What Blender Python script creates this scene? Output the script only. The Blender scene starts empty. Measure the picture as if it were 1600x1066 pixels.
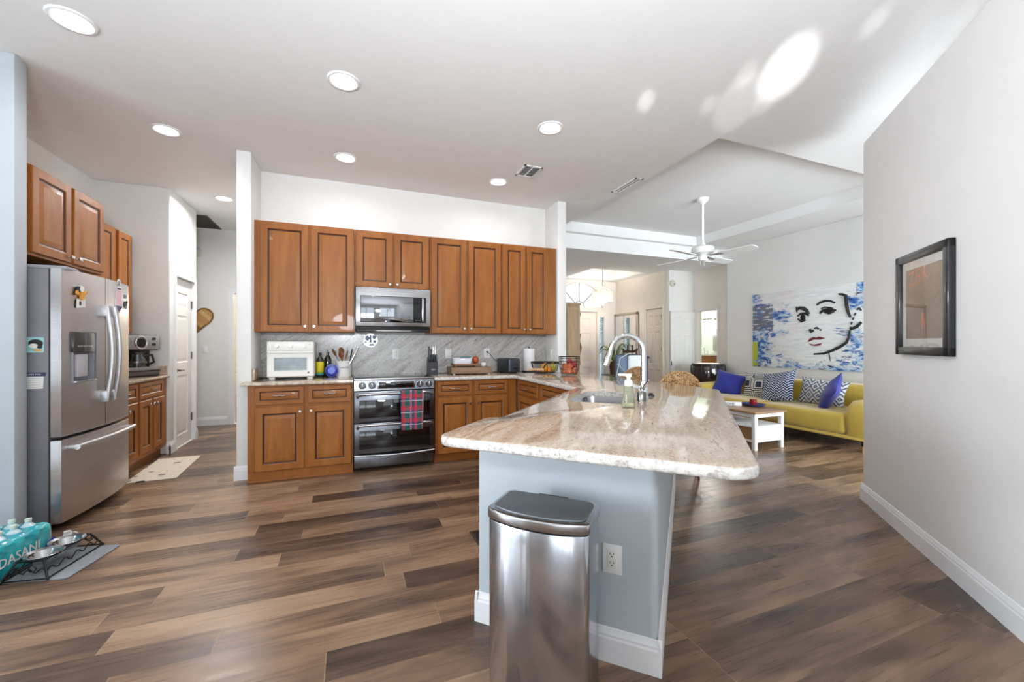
import bpy, bmesh, math, random
from mathutils import Vector, Matrix
random.seed(11)
R = math.radians
sc = bpy.context.scene
COL = sc.collection

# ------------------------------------------------------------------ camera, world, big lights, exposure
cd = bpy.data.cameras.new('camera'); cam = bpy.data.objects.new('camera', cd); COL.objects.link(cam)
cam.location = (0, 0, 1.2465); cam.rotation_euler = (R(90), 0, R(-21.3132))
cd.sensor_width = 36; cd.lens = 632.878 * 36 / 1600
cd.shift_x = (800 - 793.91) / 1600; cd.shift_y = (538.84 - 533) / 1600
cd.clip_start = 0.05
sc.camera = cam
sc.view_settings.view_transform = 'Standard'
sc.view_settings.look = 'None'
sc.view_settings.gamma = 1
sc.view_settings.exposure = 0.1
try:
    sc.cycles.use_denoising = True
    sc.cycles.max_bounces = 8
    sc.cycles.diffuse_bounces = 5
    sc.cycles.glossy_bounces = 4
    sc.cycles.transmission_bounces = 8
    sc.cycles.transparent_max_bounces = 12
    sc.cycles.caustics_reflective = False
    sc.cycles.caustics_refractive = False
    sc.cycles.sample_clamp_indirect = 4
except Exception:
    pass
w = bpy.data.worlds.new('sky'); sc.world = w; w.use_nodes = True
bg = w.node_tree.nodes['Background']
bg.inputs[0].default_value = (0.90, 0.95, 1.0, 1); bg.inputs[1].default_value = 1.3


def area(name, loc, target, sx, sy, watt, col=(1, 1, 1), shape='RECTANGLE', spread=180):
    l = bpy.data.lights.new(name, 'AREA'); l.shape = shape; l.size = sx; l.size_y = sy
    l.energy = watt; l.color = col; l.spread = R(spread)
    o = bpy.data.objects.new(name, l); COL.objects.link(o); o.location = loc
    d = Vector(target) - Vector(loc)
    o.rotation_euler = d.to_track_quat('-Z', 'Y').to_euler()
    return o


def point(name, loc, watt, col=(1, 1, 1), rad=.05):
    l = bpy.data.lights.new(name, 'POINT'); l.energy = watt; l.color = col; l.shadow_soft_size = rad
    o = bpy.data.objects.new(name, l); COL.objects.link(o); o.location = loc
    return o


DAY = (0.80, 0.91, 1.0)
for _x in (-3.21, -2.225, -1.24): area('daylight_slider_nook', (_x, -2.64, 1.3), (_x, 5, 1.3), .84, 2.3, 4, DAY)
area('ceiling_fill_nook', (-2.2, -4.2, .05), (-1.2, -.4, 3.04), 4.5, 2.4, 70, (.86, .94, 1), spread=110)  # low fill lamp added outside the nook doors to brighten the ceiling
area('ceiling_fill_living', (5.2, -1.9, .05), (4.8, 2.4, 3.04), 3.4, 2.4, 25, (.93, .97, 1), spread=120)  # added upward fill lamp for the living room ceiling
area('ceiling_bounce_fill', (-.1, -.7, 1.75), (.3, .6, 3.04), .5, .5, 96, (.87, .93, 1), 'DISK', 150)  # unseen fill lamp added behind the camera, bounced off the ceiling to even brightness
for _x in (.39, 1.36): area('daylight_window_rear', (_x, -2.64, 1.5), (_x, 5, 1.5), .84, 1.9, 6, DAY)
area('daylight_window_nook', (-4.15, 0.8, 1.3), (5, 0.8, 1.3), 2.4, 2.2, 75, DAY)
area('daylight_slider_living', (5.2, -1.7, 1.2), (5.0, 9, 1.0), 3.2, 2.4, 430, DAY)
area('right_wall_fill', (-6.6, 1.75, 1.3), (5, 1.3, 1.2), 1.8, 2.6, 150, DAY, spread=120)  # added fill lamp shining through the left window to lift the right wall


def reflected_sun(name, loc, target, watt, ang, blend, sx=1, sy=1, roll=0):
    """sunlight thrown up onto the ceiling by the pool outside the nook doors"""
    l = bpy.data.lights.new(name, 'SPOT'); l.energy = watt; l.spot_size = R(ang); l.spot_blend = blend
    l.shadow_soft_size = 0.02; l.color = (1, 1, .98)
    o = bpy.data.objects.new(name, l); COL.objects.link(o); o.location = loc
    d = (Vector(target) - Vector(loc)).to_track_quat('-Z', 'Y')
    o.rotation_euler = (d @ Matrix.Rotation(R(roll), 3, 'Z').to_quaternion()).to_euler()
    o.scale = (sx, sy, 1)
    return o


for _t, _w, _a, _b in (((2.65, 1.80, 3.04), 3600, 2.9, .75), ((2.70, 2.20, 3.04), 900, 2.8, .5), ((2.45, 1.93, 3.04), 900, 1.2, .6), ((2.03, 2.41, 3.04), 1800, 1.2, .8), ((2.72, 1.36, 3.04), 900, .6, .5), ((2.86, 2.10, 3.04), 900, 1.3, .7), ((2.50, 2.28, 3.04), 1000, 1.0, .7)):
    reflected_sun('pool_glint', (-1.45, -2.9, .2), _t, _w, _a, _b)


# ------------------------------------------------------------------ materials
def lin(c):
    out = []
    for v in c:
        v /= 255.0
        out.append(v / 12.92 if v <= .04045 else ((v + .055) / 1.055) ** 2.4)
    return tuple(out) + (1,)


class NT:
    """small wrapper for building node trees"""
    def __init__(s, name):
        s.m = bpy.data.materials.new(name); s.m.use_nodes = True
        s.t = s.m.node_tree; s.n = s.t.nodes; s.b = s.n['Principled BSDF']; s.out = s.n['Material Output']

    def node(s, typ, **kw):
        n = s.n.new(typ)
        for k, v in kw.items(): setattr(n, k, v)
        return n

    def link(s, a, b): s.t.links.new(a, b)

    def put(s, sock, v):
        if hasattr(v, 'is_linked') or isinstance(v, bpy.types.NodeSocket): s.link(v, sock)
        else: sock.default_value = v

    def coord(s, kind='Object', scale=(1, 1, 1), rot=(0, 0, 0), loc=(0, 0, 0)):
        tc = s.node('ShaderNodeTexCoord'); mp = s.node('ShaderNodeMapping')
        mp.inputs['Scale'].default_value = scale; mp.inputs['Rotation'].default_value = rot
        mp.inputs['Location'].default_value = loc
        s.link(tc.outputs[kind], mp.inputs[0]); return mp.outputs[0]

    def world(s, scale=(1, 1, 1), rot=(0, 0, 0)):
        g = s.node('ShaderNodeNewGeometry'); mp = s.node('ShaderNodeMapping')
        mp.inputs['Scale'].default_value = scale; mp.inputs['Rotation'].default_value = rot
        s.link(g.outputs['Position'], mp.inputs[0]); return mp.outputs[0]

    def noise(s, vec, scale, detail=3, rough=.5, dist=0):
        n = s.node('ShaderNodeTexNoise'); s.link(vec, n.inputs['Vector'])
        n.inputs['Scale'].default_value = scale; n.inputs['Detail'].default_value = detail
        n.inputs['Roughness'].default_value = rough; n.inputs['Distortion'].default_value = dist
        return n.outputs[0]

    def vor(s, vec, scale, feature='F1', out=0):
        n = s.node('ShaderNodeTexVoronoi'); n.feature = feature; s.link(vec, n.inputs['Vector'])
        n.inputs['Scale'].default_value = scale; return n.outputs[out]

    def ramp(s, fac, stops, interp='LINEAR'):
        n = s.node('ShaderNodeValToRGB'); r = n.color_ramp; r.interpolation = interp
        while len(r.elements) < len(stops): r.elements.new(.5)
        for e, (p, c) in zip(r.elements, stops):
            e.position = p; e.color = c if len(c) == 4 else tuple(c) + (1,)
        s.link(fac, n.inputs[0]); return n.outputs[0]

    def math(s, op, a, b=0.0, c=None, clamp=False):
        n = s.node('ShaderNodeMath', operation=op); n.use_clamp = clamp
        s.put(n.inputs[0], a); s.put(n.inputs[1], b)
        if c is not None: s.put(n.inputs[2], c)
        return n.outputs[0]

    def mix(s, fac, a, b, blend='MIX'):
        n = s.node('ShaderNodeMix', data_type='RGBA', blend_type=blend)
        s.put(n.inputs[0], fac); s.put(n.inputs[6], a); s.put(n.inputs[7], b)
        return n.outputs[2]

    def sep(s, vec):
        n = s.node('ShaderNodeSeparateXYZ'); s.link(vec, n.inputs[0]); return n.outputs

    def comb(s, x, y, z):
        n = s.node('ShaderNodeCombineXYZ')
        s.put(n.inputs[0], x); s.put(n.inputs[1], y); s.put(n.inputs[2], z); return n.outputs[0]

    def white(s, vec):
        n = s.node('ShaderNodeTexWhiteNoise', noise_dimensions='3D'); s.link(vec, n.inputs[0]); return n.outputs

    def bump(s, h, strength=.2, dist=.01):
        n = s.node('ShaderNodeBump'); n.inputs['Strength'].default_value = strength
        n.inputs['Distance'].default_value = dist; s.link(h, n.inputs['Height'])
        s.link(n.outputs[0], s.b.inputs['Normal'])

    def set(s, color=None, rough=None, metal=None, spec=None, coat=None, trans=None, emit=None, estr=None, aniso=None, sheen=None, ior=None):
        I = s.b.inputs
        for k, v in (('Base Color', color), ('Roughness', rough), ('Metallic', metal), ('Specular IOR Level', spec),
                     ('Coat Weight', coat), ('Transmission Weight', trans), ('Emission Color', emit), ('Emission Strength', estr),
                     ('Anisotropic', aniso), ('Sheen Weight', sheen), ('IOR', ior)):
            if v is not None: s.put(I[k], v)
        return s.m


MATS = {}


def plain(name, rgb, rough=.5, metal=0, spec=.5, coat=0, var=.04, scale=6, bump=0, bscale=80, sheen=0, estr=0):
    """painted, plastic, metal or cloth surface: slight procedural variation of tone"""
    if name in MATS: return MATS[name]
    n = NT(name); c = lin(rgb); v = n.coord('Object')
    f = n.noise(v, scale, 2)
    lo = tuple(x * (1 - var) for x in c[:3]); hi = tuple(min(1, x * (1 + var)) for x in c[:3])
    n.set(n.ramp(f, [(.3, lo), (.7, hi)]), rough, metal, spec, coat, sheen=sheen)
    if bump: n.bump(n.noise(v, bscale, 3), bump, .004)
    if estr: n.set(emit=c, estr=estr)
    MATS[name] = n.m
    return n.m


def emissive(name, rgb, s):
    if name in MATS: return MATS[name]
    n = NT(name); n.set(lin(rgb), .5, emit=lin(rgb), estr=s); MATS[name] = n.m; return n.m


def glass(name, tint=(255, 255, 255), rough=.02, gl=.1):
    if name in MATS: return MATS[name]
    n = NT(name); tr = n.node('ShaderNodeBsdfTransparent'); tr.inputs[0].default_value = lin(tint)
    g = n.node('ShaderNodeBsdfGlossy'); g.inputs['Roughness'].default_value = rough
    mx = n.node('ShaderNodeMixShader'); fr = n.node('ShaderNodeLayerWeight')
    n.link(n.math('ADD', n.math('MULTIPLY', n.math('POWER', fr.outputs[1], 4), .8), gl * .5, clamp=True), mx.inputs[0])
    n.link(tr.outputs[0], mx.inputs[1]); n.link(g.outputs[0], mx.inputs[2]); n.link(mx.outputs[0], n.out.inputs[0])
    MATS[name] = n.m; return n.m


def wood(name, a, b, c, axis='z', rough=.35, coat=.15, scale=1.0, spec=.5):
    if name in MATS: return MATS[name]
    n = NT(name); k = {'z': (9, 9, .9), 'x': (.9, 9, 9), 'y': (9, .9, 9)}[axis]
    v = n.coord('Object', tuple(x * scale for x in k))
    g = n.noise(v, 2.0, 5, .6, .6); fine = n.noise(n.coord('Object', tuple(x * scale * 6 for x in k)), 2.5, 3)
    big = n.noise(n.coord('Object', (2, 2, 1)), 1.3, 2)
    f = n.math('ADD', n.math('MULTIPLY', g, .55), n.math('ADD', n.math('MULTIPLY', fine, .15), n.math('MULTIPLY', big, .3)))
    n.set(n.ramp(f, [(.32, lin(a)), (.5, lin(b)), (.68, lin(c))]), rough, coat=coat, spec=spec)
    n.bump(fine, .04, .002)
    MATS[name] = n.m; return n.m


WALL = plain('wall_paint_white', (236, 235, 232), .75, var=.01, spec=.2)
CEIL = plain('ceiling_paint', (239, 238, 237), .85, var=.01, spec=.1)
TRIM = plain('trim_paint_gloss', (240, 240, 241), .35, var=.01)
BLUEP = plain('blue_grey_paint', (184, 192, 198), .6, var=.015, spec=.3)
WARMW = plain('foyer_paint', (238, 230, 220), .75, var=.01, spec=.2)
DOORW = plain('door_paint', (238, 237, 236), .4, var=.01)
CAB = wood('maple_stained_cinnamon', (128, 74, 30), (147, 89, 38), (163, 105, 49), rough=.4, coat=.05, spec=.3)
CABH = wood('maple_rail_cinnamon', (126, 72, 30), (144, 87, 38), (159, 102, 48), 'x', .4, .05, 1.0, .3)
GLAZE = plain('dark_chocolate_glaze', (62, 30, 13), .4, var=.15)
CABIN = plain('cabinet_inside_dark', (70, 40, 24), .7)
STEEL = plain('brushed_nickel', (200, 198, 194), .25, 1, var=.03)
CHROME = plain('chrome', (225, 228, 230), .06, 1, var=.01)
BLACK = plain('black_plastic', (22, 22, 24), .35)
BLACKM = plain('black_metal_wire', (30, 29, 29), .45, .3)
WHITEP = plain('white_plastic', (236, 236, 234), .35, var=.01)
DARKGLASS = plain('black_glass', (10, 11, 13), .04, spec=.8, var=.0)
GLASS = glass('clear_glass')


def m_granite(name, cols, rot, scale, speck, stops, rough=.08, streakstr=.6):
    n = NT(name)
    v = n.world((1, 1, 1), rot)
    st = n.node('ShaderNodeMapping'); st.inputs['Scale'].default_value = scale; n.link(v, st.inputs[0])
    s1 = n.noise(st.outputs[0], 1.0, 7, .68, 1.0)
    s2 = n.noise(n.world((1, 1, 1), rot), 55, 4, .7)
    v1 = n.vor(n.world(), 150, 'F1', 1)
    h = n.sep(v1)[0]
    f = n.math('ADD', n.math('MULTIPLY', s1, streakstr), n.math('ADD', n.math('MULTIPLY', s2, .9 - streakstr), n.math('MULTIPLY', h, .1)))
    col = n.ramp(f, list(zip(stops, [lin(c) for c in cols])))
    dk = n.noise(st.outputs[0], speck / 9, 3, .5)
    msk = n.ramp(n.math('ADD', n.math('MULTIPLY', dk, .7), n.math('MULTIPLY', n.vor(n.world(), 95, 'F1', 1) if False else s1, .3)), [(.60, (0, 0, 0)), (.68, (1, 1, 1))])
    bwn = n.node('ShaderNodeRGBToBW'); n.link(msk, bwn.inputs[0])
    col = n.mix(n.math('MULTIPLY', bwn.outputs[0], .75), col, lin((82, 74, 72)))
    n.set(col, rough, spec=.6, coat=.3)
    n.b.inputs['Coat Roughness'].default_value = .03
    MATS[name] = n.m; return n.m


GRAN = m_granite('beige_granite_polished', [(112, 92, 80), (158, 134, 114), (190, 170, 150), (205, 190, 174), (220, 210, 199)],
                 (0, 0, R(-48)), (2.4, 15, 6), 62, [.28, .4, .5, .6, .74], .07, .60)
GRANEDGE = m_granite('granite_honed_edge', [(110, 96, 88), (165, 155, 148), (205, 200, 194), (222, 218, 212), (236, 233, 228)],
                     (0, 0, 0), (16, 16, 16), 70, [.28, .4, .5, .6, .74], .35, .4)
GRANW = m_granite('grey_granite_splash', [(122, 114, 108), (162, 156, 151), (190, 186, 182), (208, 205, 201), (220, 217, 212)],
                  (0, R(36), 0), (1.4, 6, 13), 38, [.3, .41, .5, .6, .72], .2)


def m_floor():
    n = NT('laminate_planks')
    g = n.node('ShaderNodeNewGeometry'); x, y, z = n.sep(g.outputs['Position'])
    PW, PL = .158, 1.22
    ry = n.math('DIVIDE', n.math('ADD', y, 20.0 + .006), PW)
    row = n.math('FLOOR', ry); fy = n.math('FRACT', ry)
    off = n.white(n.comb(row, 3.3, 1.7))[0]
    rx = n.math('DIVIDE', n.math('ADD', n.math('ADD', x, 40), n.math('MULTIPLY', off, PL)), PL)
    col = n.math('FLOOR', rx); fx = n.math('FRACT', rx)
    rnd = n.white(n.comb(row, col, .5)); tone = rnd[0]; r2 = n.white(n.comb(col, row, 7.5))[0]
    gx = n.math('ADD', n.math('MULTIPLY', x, 1.0), n.math('MULTIPLY', tone, 37))
    gy = n.math('ADD', n.math('MULTIPLY', y, 1.0), n.math('MULTIPLY', r2, 23))
    v = n.comb(n.math('MULTIPLY', gx, 1.5), n.math('MULTIPLY', gy, 11), 0)
    g1 = n.noise(v, 1.0, 4, .55, .7)
    v2 = n.comb(n.math('MULTIPLY', gx, 2.2), n.math('MULTIPLY', gy, 70), 0)
    g2 = n.noise(v2, 1.0, 3, .6)
    v3 = n.comb(n.math('MULTIPLY', gx, 1.1), n.math('MULTIPLY', gy, 3.5), 0)
    g3 = n.noise(v3, 1.0, 3, .55, .5)
    f = n.math('ADD', n.math('MULTIPLY', g1, .42), n.math('ADD', n.math('MULTIPLY', g2, .09), n.math('ADD', n.math('MULTIPLY', g3, .50), n.math('MULTIPLY', n.math('SUBTRACT', tone, .40), .27))))
    c = n.ramp(f, [(.34, lin((60, 47, 41))), (.47, lin((92, 72, 59))), (.56, lin((120, 94, 75))), (.67, lin((150, 120, 95))), (.82, lin((174, 144, 116)))])
    ey = n.math('MINIMUM', fy, n.math('SUBTRACT', 1, fy)); ex = n.math('MULTIPLY', n.math('MINIMUM', fx, n.math('SUBTRACT', 1, fx)), PL / PW)
    seam_x = n.math('LESS_THAN', ex, .010); seam_y = n.math('LESS_THAN', ey, .007)
    c = n.mix(n.math('MULTIPLY', seam_y, .45), c, lin((70, 55, 46)))
    c = n.mix(n.math('MULTIPLY', seam_x, .55), c, lin((190, 165, 138)))
    n.set(c, n.ramp(g2, [(.3, (.24,) * 3), (.7, (.36,) * 3)]), spec=.45)
    n.bump(g1, .03, .003)
    return n.m


FLOOR = m_floor()


# ------------------------------------------------------------------ mesh builder
class MB:
    def __init__(s): s.bm = bmesh.new(); s.mi = 0

    def _merge(s, tmp, M=None):
        for f in tmp.faces: f.material_index = s.mi
        if M is not None: bmesh.ops.transform(tmp, matrix=M, verts=tmp.verts)
        me = bpy.data.meshes.new('t'); tmp.to_mesh(me); tmp.free(); s.bm.from_mesh(me); bpy.data.meshes.remove(me)
        return s

    def poly(s, vs, fs, M=None):
        vv = [s.bm.verts.new(M @ Vector(v) if M else v) for v in vs]
        for f in fs:
            try: s.bm.faces.new([vv[i] for i in f]).material_index = s.mi
            except ValueError: pass
        return s

    def box(s, x0, x1, y0, y1, z0, z1, r=0, seg=2, M=None):
        t = bmesh.new(); bmesh.ops.create_cube(t, size=1)
        for v in t.verts:
            v.co = Vector(((x0 + x1) / 2 + v.co.x * (x1 - x0), (y0 + y1) / 2 + v.co.y * (y1 - y0), (z0 + z1) / 2 + v.co.z * (z1 - z0)))
        if r: bmesh.ops.bevel(t, geom=list(t.edges), offset=r, segments=seg, affect='EDGES', profile=.5)
        return s._merge(t, M)

    def lathe(s, prof, c=(0, 0, 0), n=24, M=None, sx=1, sy=1):
        t = bmesh.new(); rings = []
        for r, z in prof:
            if r < 1e-5: rings.append([t.verts.new((c[0], c[1], c[2] + z))])
            else: rings.append([t.verts.new((c[0] + r * sx * math.cos(2 * math.pi * i / n), c[1] + r * sy * math.sin(2 * math.pi * i / n), c[2] + z)) for i in range(n)])
        for a, b in zip(rings, rings[1:]):
            for i in range(n):
                j = (i + 1) % n
                if len(a) == 1 and len(b) == 1: continue
                if len(a) == 1: t.faces.new((a[0], b[i], b[j]))
                elif len(b) == 1: t.faces.new((a[i], a[j], b[0]))
                else: t.faces.new((a[i], a[j], b[j], b[i]))
        bmesh.ops.recalc_face_normals(t, faces=t.faces)
        return s._merge(t, M)

    def cyl(s, p0, p1, r0, r1=None, n=16):
        r1 = r0 if r1 is None else r1
        p0, p1 = Vector(p0), Vector(p1); d = p1 - p0
        M = Matrix.Translation(p0) @ d.to_track_quat('Z', 'Y').to_matrix().to_4x4()
        return s.lathe([(0, 0), (r0, 0), (r1, d.length), (0, d.length)], n=n, M=M)

    def ell(s, c, rx, ry=None, rz=None, n=16, m=10, M=None):
        ry = rx if ry is None else ry; rz = rx if rz is None else rz
        T = Matrix.Translation(c) @ (M or Matrix()) @ Matrix.Diagonal((rx, ry, rz, 1))
        return s.lathe([(math.sin(math.pi * i / m), -math.cos(math.pi * i / m)) for i in range(m + 1)], n=n, M=T)

    def tube(s, pts, r, n=8, closed=False, flat=1.0):
        pts = [Vector(p) for p in pts]; N = len(pts); rs = r if isinstance(r, (list, tuple)) else [r] * N
        t = bmesh.new(); rings = []; up = None
        for i, p in enumerate(pts):
            if closed: d = pts[(i + 1) % N] - pts[i - 1]
            else: d = pts[min(i + 1, N - 1)] - pts[max(i - 1, 0)]
            d.normalize()
            if up is None: up = Vector((0, 0, 1)) if abs(d.z) < .9 else Vector((1, 0, 0))
            a = d.cross(up)
            if a.length < 1e-4: a = d.orthogonal()
            a.normalize(); b = a.cross(d).normalized(); up = b
            rings.append([t.verts.new(p + (a * math.cos(2 * math.pi * k / n) + b * math.sin(2 * math.pi * k / n) * flat) * rs[i]) for k in range(n)])
        pr = list(zip(rings, rings[1:])) + ([(rings[-1], rings[0])] if closed else [])
        for A, B in pr:
            for k in range(n): t.faces.new((A[k], A[(k + 1) % n], B[(k + 1) % n], B[k]))
        if not closed:
            t.faces.new(rings[0]); t.faces.new(rings[-1])
        bmesh.ops.recalc_face_normals(t, faces=t.faces)
        return s._merge(t)

    def prism(s, pts, z0, z1, M=None, r=0, seg=2):
        t = bmesh.new(); a = [t.verts.new((x, y, z0)) for x, y in pts]; b = [t.verts.new((x, y, z1)) for x, y in pts]
        t.faces.new(list(reversed(a))); t.faces.new(b); k = len(pts)
        for i in range(k): t.faces.new((a[i], a[(i + 1) % k], b[(i + 1) % k], b[i]))
        bmesh.ops.recalc_face_normals(t, faces=t.faces)
        if r:
            es = [e for e in t.edges if abs(e.verts[0].co.z - e.verts[1].co.z) < 1e-6]
            bmesh.ops.bevel(t, geom=es, offset=r, segments=seg, affect='EDGES', profile=.5)
        return s._merge(t, M)

    def grid(s, fn, nu, nv, cu=False, M=None):
        t = bmesh.new(); V = [[t.verts.new(fn(i / (nu if cu else nu - 1), j / (nv - 1))) for j in range(nv)] for i in range(nu)]
        for i in range(nu if cu else nu - 1):
            for j in range(nv - 1):
                t.faces.new((V[i][j], V[(i + 1) % nu][j], V[(i + 1) % nu][j + 1], V[i][j + 1]))
        bmesh.ops.remove_doubles(t, verts=t.verts, dist=1e-6)
        bmesh.ops.recalc_face_normals(t, faces=t.faces)
        return s._merge(t, M)

    def text(s, body, size, M, depth=.0015):
        c = bpy.data.curves.new('t', 'FONT'); c.body = body; c.size = size; c.extrude = depth / 2; c.align_x = 'CENTER'; c.align_y = 'CENTER'
        c.resolution_u = 3
        o = bpy.data.objects.new('t', c); COL.objects.link(o)
        me = bpy.data.meshes.new_from_object(o.evaluated_get(bpy.context.evaluated_depsgraph_get()))
        bpy.data.objects.remove(o); bpy.data.curves.remove(c)
        t = bmesh.new(); t.from_mesh(me); bpy.data.meshes.remove(me)
        return s._merge(t, M)

    def build(s, name, mats, parent=None, smooth=True, ang=40, loc=None, rot=0, world=False, sub=0, solid=0):
        me = bpy.data.meshes.new(name)
        if parent is not None and world:
            m = Matrix(); p = parent
            chain = []
            while p is not None: chain.append(p); p = p.parent
            for q in reversed(chain): m = m @ Matrix.LocRotScale(q.location, q.rotation_euler, q.scale)
            bmesh.ops.transform(s.bm, matrix=m.inverted(), verts=s.bm.verts)
        s.bm.to_mesh(me); s.bm.free()
        for m in (mats if isinstance(mats, (list, tuple)) else [mats]): me.materials.append(m)
        if smooth:
            me.polygons.foreach_set('use_smooth', [True] * len(me.polygons))
            me.set_sharp_from_angle(angle=R(ang))
        o = bpy.data.objects.new(name, me); COL.objects.link(o)
        if parent is not None: o.parent = parent
        elif world:                     # geometry was given in world space: move the origin to the base of the thing
            xs = [v.co for v in me.vertices]
            c = Vector(((min(v.x for v in xs) + max(v.x for v in xs)) / 2, (min(v.y for v in xs) + max(v.y for v in xs)) / 2, min(v.z for v in xs)))
            me.transform(Matrix.Translation(-c)); o.location = c
        if loc is not None: o.location = loc; o.rotation_euler = (0, 0, rot)
        if solid:
            m = o.modifiers.new('solid', 'SOLIDIFY'); m.thickness = solid; m.offset = 0
        if sub:
            m = o.modifiers.new('sub', 'SUBSURF'); m.levels = sub; m.render_levels = sub
        return o


def box(*a, **k): return MB().box(*a, **k)


def tag(o, label, cat, group=None, kind=None):
    o['label'] = label; o['category'] = cat
    if group: o['group'] = group
    if kind: o['kind'] = kind
    return o


def thing(name, label, cat, loc=(0, 0, 0), rotz=0, group=None):
    o = bpy.data.objects.new(name, None); COL.objects.link(o); o.empty_display_size = .05
    o.location = loc; o.rotation_euler = (0, 0, rotz)
    return tag(o, label, cat, group)


def struct(mb, name, m, **k):
    o = mb.build(name, m, **k)
    if o.parent is None: o['kind'] = 'structure'
    return o


def sgroup(name, loc=(0, 0, 0), rotz=0):
    o = bpy.data.objects.new(name, None); COL.objects.link(o); o.location = loc; o.rotation_euler = (0, 0, rotz); o['kind'] = 'structure'
    o.empty_display_size = .05
    return o


def copy_tree(o, parent=None):
    c = o.copy(); COL.objects.link(c)
    if parent is not None: c.parent = parent
    for ch in list(o.children): copy_tree(ch, c)
    return c


def cut(o, mb):
    """boolean a hole and bake it"""
    me = bpy.data.meshes.new('c'); mb.bm.to_mesh(me); mb.bm.free(); c = bpy.data.objects.new('c', me); COL.objects.link(c)
    m = o.modifiers.new('b', 'BOOLEAN'); m.object = c; m.operation = 'DIFFERENCE'; m.solver = 'EXACT'
    bpy.context.view_layer.update(); c.matrix_world = o.matrix_world.copy(); bpy.context.view_layer.update()
    new = bpy.data.meshes.new_from_object(o.evaluated_get(bpy.context.evaluated_depsgraph_get()))
    o.modifiers.remove(m); old = o.data; o.data = new; bpy.data.meshes.remove(old)
    bpy.data.objects.remove(c); bpy.data.meshes.remove(me)


def rrect(w, h, r, k=5, cx=0, cy=0):
    p = []
    for sx, sy, a0 in ((1, 1, 0), (-1, 1, 90), (-1, -1, 180), (1, -1, 270)):
        for i in range(k + 1):
            a = R(a0 + 90 * i / k); p.append((cx + sx * (w / 2 - r) + r * math.cos(a), cy + sy * (h / 2 - r) + r * math.sin(a)))
    return p


def SD(S, D): return ((S + D) / 2, (S - D) / 2)


def paneled(mb, W, H, cols, rows, prof, t, x0=0, z0=0, y=0, edge=.003, wood_mi=0, groove_mi=1):
    """a panelled slab: front face at y (facing -y), thickness t behind; cols/rows = panel openings (local to the slab)"""
    xs = sorted({edge, W - edge} | {v for c in cols for v in c}); zs = sorted({edge, H - edge} | {v for r in rows for v in r})
    P = lambda a, b, d: (x0 + a, y + d, z0 + b)
    mb.mi = wood_mi
    for a, b in zip(xs, xs[1:]):
        for c, d in zip(zs, zs[1:]):
            if (a, b) in [tuple(q) for q in cols] and (c, d) in [tuple(q) for q in rows]:
                pi, pd = 0, 0
                for ins, dep, mi in prof:
                    mb.mi = groove_mi if mi else wood_mi
                    A = [(a + pi, c + pi), (b - pi, c + pi), (b - pi, d - pi), (a + pi, d - pi)]
                    B = [(a + ins, c + ins), (b - ins, c + ins), (b - ins, d - ins), (a + ins, d - ins)]
                    mb.poly([P(u, v, pd) for u, v in A] + [P(u, v, dep) for u, v in B], [(i, (i + 1) % 4, 4 + (i + 1) % 4, 4 + i) for i in range(4)])
                    pi, pd = ins, dep
                mb.mi = wood_mi
                mb.poly([P(u, v, pd) for u, v in [(a + pi, c + pi), (b - pi, c + pi), (b - pi, d - pi), (a + pi, d - pi)]], [(0, 1, 2, 3)])
            else:
                mb.poly([P(a, c, 0), P(b, c, 0), P(b, d, 0), P(a, d, 0)], [(0, 1, 2, 3)])
    e = edge
    A = [(e, e), (W - e, e), (W - e, H - e), (e, H - e)]; B = [(0, 0), (W, 0), (W, H), (0, H)]
    mb.poly([P(u, v, 0) for u, v in A] + [P(u, v, e) for u, v in B] + [P(u, v, t) for u, v in B],
            [(i, (i + 1) % 4, 4 + (i + 1) % 4, 4 + i) for i in range(4)] + [(4 + i, 4 + (i + 1) % 4, 8 + (i + 1) % 4, 8 + i) for i in range(4)] + [(11, 10, 9, 8)])
    return mb


CABPROF = [(.005, .003, 0), (.013, .009, 1), (.020, .009, 1), (.024, .0085, 0), (.050, .002, 0)]
DRWPROF = [(.004, .003, 0), (.009, .007, 1), (.014, .007, 1), (.036, .001, 0)]
DOORPROF = [(.008, .006, 0), (.018, .009, 0), (.024, .009, 0), (.052, .003, 0)]

# ------------------------------------------------------------------ room shell
H = 3.04
fl = struct(box(-4.2, 9.2, -2.8, 10.4, -.12, 0), 'floor', FLOOR)
c = MB()
c.box(-4.2, 2.986, -2.7, 5.7, H, 3.3)
c.box(2.986, 6.75, -.3, 2.604, H, 3.3)
c.box(5.85, 6.75, 2.604, 5.6, H, 3.3)
c.box(2.986, 6.75, 5.6, 5.7, H, 3.3)
c.box(-4.2, -.85, 5.7, 7.62, H, 3.3)
c.box(2.986, 5.85, 2.604, 5.6, 3.2, 3.3)
ceil_ob = struct(c, 'ceiling', CEIL, smooth=False)
c = MB()
FZ = 2.8
c.box(2.55, 4.6, 5.7, 8.5, FZ, 3.1); c.box(4.6, 5.9, 5.7, 7.06, FZ, 3.1); c.box(5.9, 7.0, 5.7, 8.5, FZ, 3.1); c.box(4.6, 5.9, 8.22, 8.5, FZ, 3.1)
c.box(4.6, 5.9, 7.06, 8.22, 3.0, 3.1)
struct(c, 'ceiling.001', CEIL, smooth=False)

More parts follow.
